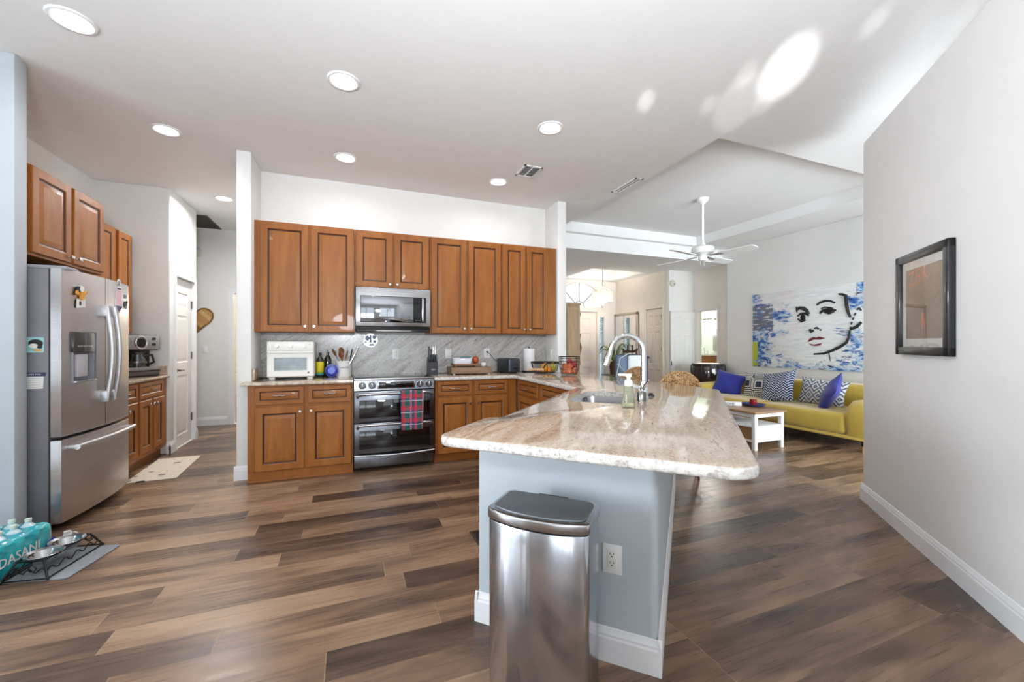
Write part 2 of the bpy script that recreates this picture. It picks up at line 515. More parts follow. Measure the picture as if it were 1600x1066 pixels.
# kitchen walls
struct(box(-.98, 2.53, 4.824, 4.95, 0, H), 'wall_back', WALL)
w1 = MB(); w1.box(-.975, -.855, 4.368, 7.5, 0, H, .012); struct(w1, 'wall_wing_left', WALL)
w1 = MB(); w1.box(2.409, 2.53, 4.47, 4.93, 0, H, .012); struct(w1, 'wall_wing_right', WALL)
struct(box(-4.2, -2.6, 3.50, 5.9, 0, H), 'wall_left', WALL)
p = MB(); p.box(-2.62, -1.92, 5.717, 6.583, 0, H, .01); pantry = struct(p, 'wall_pantry', WALL)
cut(pantry, box(-2.05, -1.8, 5.885, 6.485, .002, 2.06))
struct(box(-4.2, -1.92, 3.42, 3.53, 0, H, .012), 'wall_nook', BLUEP)
# hall beyond
hw = box(-4.2, -.9, 7.5, 7.62, 0, H); hall = struct(hw, 'wall_hall', WALL)
cut(hall, box(-1.70, -1.0, 7.4, 7.7, .002, 2.05))
struct(box(-4.2, -4.1, 5.7, 7.6, 0, H), 'wall_hall_left', WALL)
# bedroom seen through the hall door
b = MB(); b.box(-3.2, .4, 10.2, 10.3, 0, 2.8); b.box(-3.3, -3.2, 7.62, 10.3, 0, 2.8); b.box(.4, .5, 7.62, 10.3, 0, 2.8); b.box(-3.3, .5, 7.62, 10.3, 2.8, 2.9)
struct(b, 'wall_bedroom', plain('bedroom_paint_cream', (242, 232, 214), .7, var=.01))
# right partial wall (its top stays short of the ceiling), built along the 45 degree line
def diag_box(D0, D1, S0, S1, z0, z1, r=0):
    k = math.sqrt(.5)
    M = Matrix(((.5, .5, 0, 0), (.5, -.5, 0, 0), (0, 0, 1, 0), (0, 0, 0, 1)))   # (S,D,z) -> (x,y,z)
    mb = MB(); mb.prism([(S0, D0), (S1, D0), (S1, D1), (S0, D1)], z0, z1)
    bmesh.ops.transform(mb.bm, matrix=M, verts=mb.bm.verts); bmesh.ops.recalc_face_normals(mb.bm, faces=mb.bm.faces)
    if r: bmesh.ops.bevel(mb.bm, geom=list(mb.bm.edges), offset=r, segments=4, affect='EDGES', profile=.5)
    return mb


struct(diag_box(1.848, 2.05, 1.86, 5.858, 0, 2.875, .02), 'wall_right', plain('wall_paint_right', (238, 236, 234), .7, var=.01, spec=.25))
BBP = [(0, 0), (.014, 0), (.014, .092), (.011, .100), (.011, .108), (.007, .118), (.004, .130), (0, .132)]


def baseboard(name, p0, p1, out):
    """p0->p1 along the wall, out = unit direction away from the wall"""
    p0, p1, o = Vector(p0 + (0,)), Vector(p1 + (0,)), Vector(out + (0,)).normalized()
    mb = MB(); n = len(BBP)
    vs = [p0 + o * a + Vector((0, 0, b)) for a, b in BBP] + [p1 + o * a + Vector((0, 0, b)) for a, b in BBP]
    mb.poly(vs, [(i, (i + 1) % n, n + (i + 1) % n, n + i) for i in range(n)] + [tuple(range(n)), tuple(range(2 * n - 1, n - 1, -1))])
    bmesh.ops.recalc_face_normals(mb.bm, faces=mb.bm.faces)
    return struct(mb, name, TRIM, ang=20)


k5 = math.sqrt(.5)
baseboard('baseboard_right', SD(1.86, 1.848), SD(5.878, 1.848), (-1, 1))
baseboard('baseboard_right_end', SD(5.858, 1.83), SD(5.858, 2.05), (1, 1))
baseboard('baseboard_wing', (-.99, 4.368), (-.855, 4.368), (0, -1))
baseboard('baseboard_wing_side', (-.975, 4.356), (-.975, 7.5), (-1, 0))
baseboard('baseboard_pantry', (-1.95, 5.717), (-1.905, 5.717), (0, -1))
baseboard('baseboard_pantry_side', (-1.92, 5.703), (-1.92, 5.83), (1, 0))
baseboard('baseboard_pantry_far', (-1.92, 6.545), (-1.92, 6.597), (1, 0))
baseboard('baseboard_hall', (-4.0, 7.5), (-1.79, 7.5), (0, -1))
baseboard('baseboard_nook', (-4.1, 3.42), (-1.906, 3.42), (0, -1))
baseboard('baseboard_living', (6.6, .1), (6.6, 5.6), (-1, 0))
baseboard('baseboard_foyer', (6.15, 8.4), (6.15, 6.6), (-1, 0))

# rear of the room (behind the camera): walls with glazed openings
rw = box(-4.2, 2.2, -2.62, -2.5, 0, H); rwo = struct(rw, 'wall_rear', WALL); cut(rwo, box(-3.7, -.75, -2.7, -2.4, .03, 2.5)); cut(rwo, box(-.1, 1.85, -2.7, -2.4, .5, 2.5))
struct(box(2.08, 2.2, -2.5, -.06, 0, H), 'wall_nook_right', WALL)
lw = box(-4.2, -4.08, -2.6, 3.5, 0, H); lwo = struct(lw, 'wall_nook_left', WALL); cut(lwo, box(-4.3, -4.0, -.5, 2.1, .1, 2.5))
nw = box(2.0, 6.75, -.05, .07, 0, H); nwo = struct(nw, 'wall_living_near', WALL); cut(nwo, box(3.8, 6.5, -.2, .2, .03, 2.5))


def slider(name, x0, x1, y, z0, z1, n, axis='x'):
    g = sgroup(name); f = MB(); q = MB(); wd = (x1 - x0) / n
    def bx(m, a, b, c, d, t):
        m.box(a, b, y - t, y + t, c, d) if axis == 'x' else m.box(y - t, y + t, a, b, c, d)
    for i in range(n + 1): bx(f, x0 + wd * i - .03, x0 + wd * i + .03, z0, z1, .025)
    bx(f, x0, x1, z0, z0 + .06, .025); bx(f, x0, x1, z1 - .06, z1, .025)
    bx(q, x0, x1, z0, z1, .003)
    f.build('window_frame', TRIM, g); q.build('pane', GLASS, g)


slider('window_1', -3.7, -.75, -2.56, .03, 2.5, 3)
slider('window_7', -.1, 1.85, -2.56, .5, 2.5, 2)
slider('window_2', -.5, 2.1, -4.14, .1, 2.5, 2, 'y')
slider('window_3', 3.8, 6.5, .01, .03, 2.5, 3)

# living room, passage and foyer walls
struct(box(6.6, 6.72, 0, 5.6, 0, H, .012), 'wall_living', WALL)
ph = box(6.8, 6.92, 5.4, 6.72, 0, FZ); pho = struct(ph, 'wall_passage', WARMW); cut(pho, box(6.7, 7.0, 5.99, 6.485, .002, 1.945))
struct(box(6.15, 6.9, 6.6, 6.72, 0, FZ, .01), 'wall_passage_end', plain('passage_paint', (236, 233, 228), .75, var=.01, spec=.2))
struct(box(6.72, 6.9, 5.40, 5.52, 0, H), 'wall_passage_return', WALL)
fr = box(6.15, 6.27, 6.72, 8.5, 0, FZ); fro = struct(fr, 'wall_foyer_right', WARMW)
cut(fro, box(6.1, 6.24, 6.80, 7.30, .002, 2.03))
fd = box(2.55, 6.27, 8.4, 8.52, 0, FZ); fdo = struct(fd, 'wall_front', WARMW)
ac = MB()
arch = [(5.128 + .64 * math.cos(R(a)), 2.14 + .62 * math.sin(R(a))) for a in range(0, 181, 9)]
MXZ = Matrix(((1, 0, 0, 0), (0, 0, -1, 0), (0, 1, 0, 0), (0, 0, 0, 1)))      # (x,y,z) -> (x,-z,y): draw in x/z, extrude along -y
ac.prism(arch, -8.6, -8.3, M=MXZ); ac2 = MB()
cut(fdo, ac)
cut(fdo, box(4.67, 5.59, 8.3, 8.6, .002, 2.04)); cut(fdo, box(5.66, 5.81, 8.3, 8.6, .15, 1.93)); cut(fdo, box(4.45, 4.6, 8.3, 8.6, .15, 1.93))
struct(box(2.55, 2.67, 4.95, 8.5, 0, H), 'wall_foyer_left', WARMW)
# bathroom beyond the passage
b = MB(); b.box(8.4, 8.5, 5.3, 8.6, 0, 2.7); b.box(6.92, 8.5, 8.5, 8.6, 0, 2.7); b.box(6.92, 8.5, 5.2, 5.3, 0, 2.7); b.box(6.92, 8.5, 5.2, 8.6, 2.7, 2.79); b.box(6.8,6.92,6.72,8.6,0,2.7)
struct(b, 'wall_bathroom', plain('bath_paint_pale_green', (226, 233, 226), .7, var=.01))

# ------------------------------------------------------------------ doors and casings
def door_slab(name, W, Ht, loc, rot, mat, rows, cols=None, hinges=None, lever=None, t=.036):
    g = sgroup(name, loc, rot); m = MB()
    cols = cols or [(.11 * W / .7, W / 2 - .05), (W / 2 + .05, W - .11 * W / .7)]
    paneled(m, W, Ht, cols, rows, DOORPROF, t, groove_mi=0)
    m.build('panel', mat, g, ang=25)
    if hinges:
        for hx, hz in hinges:
            q = MB(); q.box(hx - .012, hx + .012, -.006, .004, hz - .045, hz + .045); q.cyl((hx, -.008, hz - .048), (hx, -.008, hz + .048), .006, n=8); q.build('hinge', STEELD, g)
    if lever:
        lx, lz, dr = lever
        q = MB(); q.cyl((lx, 0, lz), (lx, -.012, lz), .03, n=20); q.cyl((lx, -.01, lz), (lx, -.05, lz), .011, n=12)
        q.tube([(lx, -.048, lz), (lx + dr * .03, -.052, lz), (lx + dr * .07, -.052, lz + .006), (lx + dr * .115, -.05, lz - .004)], [.011, .01, .009, .008], 10)
        q.build('door_handle', STEELD, g)
    return g


STEELD = plain('dark_nickel', (120, 118, 114), .3, 1)
SIX = [(.13, .70), (.82, 1.52), (1.63, 1.87)]
door_slab('door_4', .59, 2.045, (-1.945, 5.89, .008), R(90), DOORW, [(.13, .86), (1.02, 1.60), (1.70, 1.88)], [(.13, .46)],
          [(.577, .30), (.577, 1.10), (.577, 1.76)], (.07, .93, 1))
d1 = door_slab('door_1', .905, 2.03, (4.678, 8.43, .005), 0, plain('front_door_paint', (236, 222, 210), .4, var=.01), SIX, None, None, None)
q = MB(); q.cyl((.10, 0, 1.20), (.10, -.03, 1.20), .03); q.build('deadbolt', STEELD, d1)
q = MB(); q.box(.075, .125, -.012, 0, .95, 1.13, .005); q.cyl((.10, 0, 1.02), (.10, -.05, 1.02), .012); q.tube([(.10, -.05, 1.02), (.16, -.055, 1.02), (.22, -.05, 1.01)], .009); q.build('door_handle', STEELD, d1)
q = MB(); q.tube([(.45 + .02 * math.cos(a), -.012, 1.965 + .03 * math.sin(a)) for a in [i * math.pi / 6 for i in range(12)]], .007, closed=True); q.box(.44, .46, -.015, 0, 1.985, 2.0); q.build('door_knocker', BLACKM, d1)
q = MB(); q.cyl((.45, 0, 1.50), (.45, -.006, 1.50), .012); q.build('peephole', STEEL, d1)
door_slab('door_2', .48, 2.015, (6.165, 7.29, .008), R(-90), plain('closet_door_paint', (228, 217, 205), .4, var=.01), SIX, [(.07, .20), (.27, .41)],
          [(.465, .27), (.465, 1.15), (.465, 1.83)], (.05, .96, 1))
door_slab('door_3', .64, 1.93, (6.145, 6.535, .01), 0, plain('bath_door_paint', (233, 229, 225), .4, var=.01), [(.13, .68), (.78, 1.42), (1.53, 1.79)], None, [(.012, .85)], None)


def casing(name, O, ux, W, Ht, out, mat=TRIM, wd=.065, t=.018):
    """door trim: O = floor corner of the opening, ux = direction along the wall, out = direction off the wall"""
    ux, out = Vector(ux + (0,)), Vector(out + (0,)); O = Vector(O + (0,)); m = MB()
    def slab(a0, a1, z0, z1):
        for aa0, aa1, zz0, zz1, tt in ((a0, a1, z0, z1, t * .65), (a0 + .012, a1 - .012, z0, z1 - (.012 if z0 > .1 else 0), t)):
            P = [O + ux * a + out * d + Vector((0, 0, z)) for a in (aa0, aa1) for d in (0, tt) for z in (zz0, zz1)]
            m.poly(P, [(0, 1, 3, 2), (4, 6, 7, 5), (0, 4, 5, 1), (2, 3, 7, 6), (1, 5, 7, 3), (0, 2, 6, 4)])
    slab(-wd, 0, 0, Ht + wd); slab(W, W + wd, 0, Ht + wd); slab(0, W, Ht, Ht + wd)
    bmesh.ops.recalc_face_normals(m.bm, faces=m.bm.faces)
    return struct(m, name, mat, smooth=False)


WTRIM = plain('foyer_trim', (232, 222, 211), .4, var=.01)
casing('trim_1', (-1.92, 5.885), (0, 1), .60, 2.06, (1, 0), wd=.055)
casing('trim_2', (-1.70, 7.5), (1, 0), .70, 2.05, (0, -1), wd=.08)
casing('trim_3', (6.15, 7.30), (0, -1), .50, 2.03, (-1, 0), WTRIM, wd=.055)
casing('trim_4', (6.8, 6.485), (0, -1), .495, 1.945, (-1, 0), plain('passage_trim', (235, 231, 226), .4, var=.01), wd=.06)
casing('trim_5', (4.67, 8.4), (1, 0), .92, 2.04, (0, -1), WTRIM, wd=.05)
# arched window over the front door with a fan of thin muntins
FROST = NT('frosted_bright_glass'); 
_tr = FROST.node('ShaderNodeBsdfTranslucent'); _tr.inputs[0].default_value = (1, 1, 1, 1)
_tt = FROST.node('ShaderNodeBsdfTransparent'); _mx = FROST.node('ShaderNodeMixShader'); _mx.inputs[0].default_value = .6
FROST.link(_tt.outputs[0], _mx.inputs[1]); FROST.link(_tr.outputs[0], _mx.inputs[2]); FROST.link(_mx.outputs[0], FROST.out.inputs[0]); FROST = FROST.m
g = sgroup('window_4'); m = MB()
m.prism(arch, -8.462, -8.458, M=MXZ); m.build('pane', FROST, g)
m = MB()
m.tube([(x, 8.43, z) for x, z in arch], .022, 6); m.tube([(4.49, 8.43, 2.14), (5.768, 8.43, 2.14)], .02, 6)
MUNT = plain('muntin_grey', (150, 146, 140), .5)
m.build('window_frame', WTRIM, g)
m = MB()
m.tube([(5.128 + .15 * math.cos(R(a)), 8.448, 2.14 + .15 * math.sin(R(a))) for a in range(0, 181, 15)], .010, 6)
for a in (45, 90, 135):
    m.tube([(5.128 + .15 * math.cos(R(a)), 8.448, 2.14 + .15 * math.sin(R(a))), (5.128 + .62 * math.cos(R(a)), 8.448, 2.14 + .60 * math.sin(R(a)))], .010, 6)
m.build('muntin', MUNT, g)
# leaded side lights
def m_lead():
    n = NT('leaded_patterned_glass'); v = n.world()
    e = n.vor(n.world((1, 1, 1)), 26, 'DISTANCE_TO_EDGE'); ln = n.math('LESS_THAN', e, .04)
    f = n.noise(v, 40, 3)
    col = n.ramp(f, [(.3, lin((190, 216, 222))), (.5, lin((226, 238, 240))), (.65, lin((244, 248, 248)))])
    col = n.mix(ln, col, lin((140, 160, 170)))
    tr = n.node('ShaderNodeBsdfTranslucent'); n.link(col, tr.inputs[0]); tt = n.node('ShaderNodeBsdfTransparent'); n.link(col, tt.inputs[0])
    mx = n.node('ShaderNodeMixShader'); mx.inputs[0].default_value = .25
    n.link(tt.outputs[0], mx.inputs[1]); n.link(tr.outputs[0], mx.inputs[2]); n.link(mx.outputs[0], n.out.inputs[0]); return n.m


LEAD = m_lead()
for nm, xa in (('window_5', 5.66), ('window_6', 4.45)):
    g = sgroup(nm); box(xa, xa + .15, 8.448, 8.452, .15, 1.93).build('pane', LEAD, g)
    m = MB()
    for a, b_, c_, d_ in ((xa - .03, xa + .01, .1, 1.97), (xa + .14, xa + .18, .1, 1.97), (xa, xa + .15, .1, .16), (xa, xa + .15, 1.92, 1.97)): m.box(a, b_, 8.385, 8.44, c_, d_, .004)
    for z in (.5, .86, 1.22, 1.58): m.box(xa, xa + .15, 8.44, 8.447, z - .004, z + .004)
    m.build('window_frame', WTRIM, g)

# ------------------------------------------------------------------ cabinets
def knob(parent, x, z, y=0, m=None):
    q = MB(); M = Matrix.Translation((x, y, z)) @ Matrix.Rotation(R(90), 4, 'X')
    q.lathe([(0, 0), (.008, 0), (.006, .006), (.006, .012), (.014, .018), (.016, .024), (.012, .030), (0, .031)], n=16, M=M)
    return q.build('knob', STEEL, parent)


def pull(parent, x, z, y=0):
    q = MB()
    q.tube([(x - .048, y, z - .003), (x - .046, y - .018, z), (x - .025, y - .024, z - .004), (x, y - .022, z + .002), (x + .025, y - .024, z - .004), (x + .046, y - .018, z), (x + .048, y, z - .003)], [.005, .005, .005, .0065, .005, .005, .005], 8)
    return q.build('handle', STEEL, parent)


def cabinet(name, label, loc, rot, W, D, z0, z1, fronts, toe=0, skirt=False, group=None, low=None):
    """fronts: (kind, x0, x1, z0, z1, knob_x, knob_z); front plane of the face frame at local y=.02"""
    t = thing(name, label, 'cabinet', loc, rot, group)
    m = MB(); m.box(0, W, .02, D, z0 + toe, low or z1, .002, 1)
    if toe and skirt: m.box(0, W, .024, D, z0 + .018, z0 + toe)
    m.build('carcass', [CAB, GLAZE], t)
    if toe:
        q = MB()
        if skirt: q.box(-.004, W, .012, .024, z0, z0 + .02, .004)
        else: q.box(0, W, .075, D, z0, z0 + toe)
        q.build('toe_kick', CABH, t)
    for kd, a, b, c_, d_, kx, kz in fronts:
        m = MB(); w_, h_ = b - a, d_ - c_
        s_ = .058 if kd == 'door' else .036
        paneled(m, w_, h_, [(s_, w_ - s_)], [(s_, h_ - s_)], CABPROF if kd == 'door' else DRWPROF, .0195, a, c_, 0, .004)
        o = m.build(kd, [CAB if kd == 'door' else CABH, GLAZE], t, ang=25)
        if kd == 'door': knob(o, kx, kz)
        else: pull(o, kx, kz)
    return t


CT = .908; CB = .876
cabinet('base_cabinet', 'base cabinet with two drawers and two doors below the white toaster oven', (-.855, 4.204, 0), 0, .882, .60, 0, CB - .002,
        [('drawer', .058, .455, .70, .86, .257, .785), ('drawer', .487, .865, .70, .86, .676, .785),
         ('door', .058, .455, .10, .68, .425, .63), ('door', .487, .865, .10, .68, .517, .63)], .095, True)
cabinet('base_cabinet', 'base cabinet between the range and the inner corner, two drawers over doors', (.829, 4.204, 0), 0, .917, .60, 0, CB - .008,
        [('drawer', .02, .40, .71, .86, .21, .785), ('drawer', .43, .81, .71, .86, .62, .785),
         ('door', .02, .40, .10, .69, .37, .62), ('door', .43, .81, .10, .69, .46, .62)], .095, False)
cabinet('base_cabinet', 'base cabinet on the short run beside the sink, facing the refrigerator', (1.726, 4.17, 0), R(-90), 1.40, .60, 0, CB - .008,
        [('drawer', .03, .545, .71, .86, .287, .785), ('drawer', .60, 1.12, .71, .86, .86, .785),
         ('door', .03, .545, .10, .69, .50, .62), ('door', .60, 1.12, .10, .69, .65, .62)], .095, False)
cabinet('base_cabinet', 'base cabinet with drawers under the coffee maker beyond the refrigerator', (-1.93, 4.47, 0), R(90), 1.245, .66, 0, CB - .002,
        [('drawer', .03, .535, .70, .86, .285, .785), ('drawer', .575, 1.11, .70, .86, .84, .785),
         ('door', .03, .27, .15, .68, .24, .62), ('door', .295, .535, .15, .68, .32, .62), ('door', .58, .845, .15, .68, .815, .63), ('door', .88, 1.13, .15, .68, .91, .63)], .10, False)
UB = 1.37; UT = 2.445
cabinet('wall_cabinet', 'tall two-door wall cabinet left of the microwave', (-.855, 4.474, UB), 0, .90, .346, 0, UT - UB,
        [('door', .052, .468, .005, UT - UB - .012, .44, .06), ('door', .491, .89, .005, UT - UB - .012, .52, .06)])
cabinet('wall_cabinet', 'short two-door wall cabinet directly above the microwave', (.05, 4.474, 1.842), 0, .768, .346, 0, UT - 1.842,
        [('door', .012, .372, .008, .59, .345, .045), ('door', .392, .756, .008, .59, .42, .045)])
cabinet('wall_cabinet', 'tall two-door wall cabinet over the knife block, right of the microwave', (.823, 4.474, UB), 0, .842, .346, 0, UT - UB,
        [('door', .015, .412, .005, UT - UB - .012, .385, .06), ('door', .437, .832, .005, UT - UB - .012, .465, .06)])
cabinet('wall_cabinet', 'narrow two-door wall cabinet over the paper towel, rightmost of the row', (1.67, 4.474, UB), 0, .725, .346, 0, UT - UB,
        [('door', .012, .305, .005, UT - UB - .012, .28, .06), ('door', .322, .612, .005, UT - UB - .012, .35, .06)])
cabinet('wall_cabinet', 'deep two-door cabinet mounted above the refrigerator', (-1.95, 3.60, 1.84), R(90), .88, .64, 0, .605,
        [('door', .03, .43, .02, .595, .40, .06), ('door', .465, .865, .02, .595, .495, .06)])
cabinet('wall_cabinet', 'shallower wall cabinet beyond the refrigerator, over the coffee maker', (-2.23, 4.49, UB), R(90), 1.17, .36, 0, UT - UB,
        [('door', .02, .40, .005, UT - UB - .012, .37, .06), ('door', .44, .81, .005, UT - UB - .012, .78, .06), ('door', .88, 1.15, .005, UT - UB - .012, .91, .06)])

# ------------------------------------------------------------------ stone tops and splashbacks
m = MB(); m.prism([(-.905, 4.18), (.027, 4.18), (.027, 4.822), (-.853, 4.822), (-.853, 4.362), (-.905, 4.362)], CB, CT, r=.008)
tag(m.build('countertop', GRAN, world=True), 'short granite countertop carrying the white toaster oven, left of the range', 'countertop')
m = MB(); m.prism([(-2.598, 4.455), (-1.915, 4.455), (-1.915, 5.715), (-2.598, 5.715)], CB, CT, r=.008)
tag(m.build('countertop', GRAN, world=True), 'granite countertop under the coffee maker', 'countertop')
m = MB(); m.box(-2.55, -1.935, 5.695, 5.715, CT + .001, CT + .10, .003)
tag(m.build('splash_strip', GRAN, world=True), 'low granite upstand at the pantry end of the coffee counter', 'backsplash')


def fillet(pts, rad, k=6):
    out = []; n = len(pts)
    for i, p in enumerate(pts):
        r = rad[i] if isinstance(rad, (list, tuple)) else rad
        if r <= 0: out.append(p); continue
        P, A, B = Vector(p), Vector(pts[i - 1]), Vector(pts[(i + 1) % n])
        a, b = (A - P).normalized(), (B - P).normalized(); th = a.angle(b); d = min(r / math.tan(th / 2), .48 * min((A - P).length, (B - P).length)); r = d * math.tan(th / 2)
        c = P + (a + b).normalized() * (r / math.sin(th / 2)); s0 = P + a * d - c; s1 = P + b * d - c
        a0 = math.atan2(s0.y, s0.x); da = (math.atan2(s1.y, s1.x) - a0 + math.pi) % (2 * math.pi) - math.pi
        for j in range(k + 1): out.append((c.x + r * math.cos(a0 + da * j / k), c.y + r * math.sin(a0 + da * j / k)))
    return out


S0 = 1.79
ctp = [(.815, 4.822), (.815, 4.18), (1.70, 4.18), (1.66, 2.785), SD(2.425, -1.125), SD(2.41, -1.215), SD(S0, -1.21), SD(S0, .27), (2.60, 2.27), (2.63, 4.462), (2.407, 4.462), (2.407, 4.822)]
m = MB(); m.prism(fillet(ctp, [0, 0, .01, .02, .05, .04, .07, .09, .12, .05, 0, 0]), CB - .006, CT, r=.012, seg=3)
top = m.build('countertop', [GRAN, GRANEDGE], world=True, ang=30)
sk = [SD(3.36, -.94), SD(3.36, -.42), SD(4.20, -.42), SD(4.20, -.94)]
loc = top.location.copy(); m = MB(); m.prism([(x - loc.x, y - loc.y) for x, y in fillet(sk, .07)], -.1, .2); cut(top, m)
for p in top.data.polygons:
    if abs(p.normal.z) < .9: p.material_index = 1
tag(top, 'large polished granite counter with the angled breakfast bar and sink cut-out', 'countertop')
# kitchen backsplash, one slab behind the counters
m = MB(); m.box(-.853, 2.407, 4.803, 4.8235, CT + .002, UB - .001); 
tag(m.build('backsplash', GRANW, world=True, smooth=False), 'full height grey streaked granite backsplash behind the range', 'backsplash')
m = MB(); m.box(-.852, -.834, 4.40, 4.80, CT + .002, CT + .115, .003)
tag(m.build('splash_strip', GRAN, world=True), 'low granite upstand on the white wall left of the toaster oven', 'backsplash')

# island knee wall in blue grey with its white baseboards
SW = 2.30; DL, DR = -1.215, -.135
isl = MB(); pts = [SD(SW, DL), SD(SW, DR), SD(5.55, DR), (2.43, 3.2), (2.43, 4.46), (2.35, 4.46), (2.35, 2.75), SD(4.36, -.29), SD(SW + .30, -.29), SD(SW + .30, -1.0), SD(SW + .30, DL)]
isl.prism(fillet(pts, [.01, .03] + [0] * 9), 0, CB - .008)
struct(isl, 'wall_island', BLUEP)
baseboard('baseboard_island', SD(SW, DL - .02), SD(SW, DR + .02), (-1, -1))
baseboard('baseboard_island_right', SD(SW - .02, DR), SD(5.5, DR), (1, -1))
baseboard('baseboard_island_left', SD(SW - .02, DL), SD(SW + .32, DL), (-1, 1))
cabinet('sink_cabinet', 'angled sink base cabinet on the inner side of the breakfast bar', SD(4.30, -1.13) + (0,), R(-135), 1.18, .56, 0, CB - .008,
        [('door', .03, .57, .10, .69, .54, .62), ('door', .61, 1.15, .10, .69, .64, .62)], .095, False, low=.655)

# ------------------------------------------------------------------ refrigerator
BSS = NT('brushed_black_stainless')
v = BSS.coord('Object', (1, 1, 160)); f = BSS.noise(v, 3, 3)
BSS.set(BSS.ramp(f, [(.3, lin((196, 192, 192))), (.7, lin((210, 206, 206)))]), .36, 1); BSS = BSS.m
SSB = NT('stainless_bright'); v = SSB.coord('Object', (1, 1, 120)); f = SSB.noise(v, 3, 3)
SSB.set(SSB.ramp(f, [(.3, lin((178, 178, 180))), (.7, lin((198, 198, 200)))]), .2, 1); SSB = SSB.m
GREYSIDE = plain('grey_painted_steel', (122, 120, 127), .45, .2)
f = thing('refrigerator', 'stainless french door refrigerator with magnets and water dispenser', 'refrigerator', (-1.74, 3.56, 0), R(90))
# local: x 0...87 along +Y, y = depth (0 at door front, going to the wall)
FW = .872
box(.005, FW - .005, .10, .83, .06, 1.745, .006).build('body', GREYSIDE, f)
box(.02, FW - .02, .14, .8, .012, .06).build('base_grille', BLACK, f)
box(.02, .16, .02, .30, 1.746, 1.772, .008).build('hinge_cover', plain('grey_plastic', (150, 150, 156), .5), f)


def bulged_door(x0, x1, z0, z1, name, split):
    m = MB(); m.mi = 0; cx = FW / 2
    fy = lambda x: .035 * ((x - cx) / cx) ** 2
    N = 9; xs = [x0 + (x1 - x0) * i / (N - 1) for i in range(N)]
    outline = [(x, fy(x)) for x in xs] + [(x1, .088), (x0, .088)]
    m.prism(outline, z0, z1, r=.006)
    o = m.build(name, [BSS, SSB], f, ang=30)
    for p in o.data.polygons:
        if abs(p.normal.x) > .8: p.material_index = 1
    return o


dl = bulged_door(.0, FW / 2 - .003, .635, 1.755, 'door', 0)
dr = bulged_door(FW / 2 + .003, FW, .635, 1.755, 'door', 1)
fz = bulged_door(.0, FW, .065, .615, 'freezer_drawer', 0)
HSAT = plain('satin_handle', (198, 198, 200), .38, .9)
for d, hx in ((dl, FW / 2 - .052), (dr, FW / 2 + .052)):
    q = MB(); zs = [.82 + .72 * i / 12 for i in range(13)]
    q.tube([(hx, -.030 - .032 * math.sin(math.pi * i / 12), z) for i, z in enumerate(zs)], .0185, 12, flat=.7)
    q.box(hx - .016, hx + .016, -.040, .006, .815, .90, .004); q.box(hx - .016, hx + .016, -.040, .006, 1.46, 1.545, .004)
    q.build('handle', HSAT, d)
q = MB(); q.tube([(.05 + .77 * i / 12, -.022 - .028 * math.sin(math.pi * i / 12), .555) for i in range(13)], .018, 12)
q.box(.05, .10, -.03, .03, .542, .568, .004); q.box(.77, .82, -.03, .03, .542, .568, .004); q.build('handle', HSAT, fz)
# dispenser, set into the left door
dp = MB()
cut(dl, box(.078, .325, -.02, .055, .985, 1.335))
m = MB(); m.mi = 0; m.box(.078, .325, .008, .05, 1.195, 1.335, .004); m.mi = 1
m.poly([(.080, .05, .985), (.323, .05, .985), (.323, .05, 1.195), (.080, .05, 1.195), (.080, .012, .985), (.323, .012, .985), (.323, .012, 1.195), (.080, .012, 1.195)],
       [(0, 1, 2, 3), (0, 3, 7, 4), (1, 5, 6, 2), (0, 4, 5, 1)])
m.mi = 2; m.box(.14, .265, .02, .048, 1.02, 1.18, .008); m.mi = 3; m.box(.082, .32, -.004, .05, .985, .998, .002)
m.mi = 4
for i in range(6): m.box(.118 + i * .03, .136 + i * .03, .006, .0085, 1.235, 1.239)
m.build('water_dispenser', [plain('dispenser_dark', (58, 55, 52), .15), plain('dispenser_recess', (150, 150, 156), .4), plain('dispenser_paddle', (190, 190, 196), .35), SSB, WHITEP], dl)
# magnets and papers
def flat_mag(name, label, cat, ox, oz, shapes, rot=R(90), loc=None, mats=None, y=-.0005):
    """thin magnet built flat in local x/z, front -y"""
    m = MB()
    for mi, poly, t in shapes:
        m.mi = mi; m.prism(poly, 0, t, M=Matrix(((1, 0, 0, 0), (0, 0, -1, 0), (0, 1, 0, 0), (0, 0, 0, 1))))
    o = m.build(name, mats, loc=loc, rot=rot, smooth=False); tag(o, label, cat); return o


def circ(cx, cz, r, n=16, sx=1, sz=1, a0=0, a1=360): return [(cx + r * sx * math.cos(R(a0 + (a1 - a0) * i / n)), cz + r * sz * math.sin(R(a0 + (a1 - a0) * i / n))) for i in range(n)]


CW = plain('card_white', (238, 236, 232), .6, var=.01); CO = plain('card_orange', (232, 160, 60), .5); CP = plain('card_pink', (235, 190, 200), .6); CPU = plain('card_purple', (84, 62, 112), .6)
CK = plain('card_black', (28, 30, 34), .5); CA = plain('card_aqua', (160, 215, 218), .6); CY = plain('card_lime', (205, 214, 60), .5); CNV = plain('card_navy', (52, 56, 92), .6); CG = plain('card_grey', (150, 152, 165), .6)
flat_mag('magnet', 'orange and white figure magnet holding a paper note on the refrigerator door', 'magnet', 0, 0,
         [(0, [(-.05, -.075), (.06, -.06), (.065, -.005), (-.045, -.012)], .003), (1, circ(.0, .02, .028, sx=.8, sz=1.3), .012), (0, circ(-.012, .06, .022), .014), (2, circ(-.032, .055, .014, sz=1.5), .013), (1, [(.02, .03), (.055, .052), (.06, .04), (.025, .012)], .010), (1, circ(-.045, .03, .016), .010), (2, circ(-.012, -.04, .01, sz=1.6), .005)],
         loc=(-1.7525, 3.72, 1.575), mats=[CW, CO, CK])
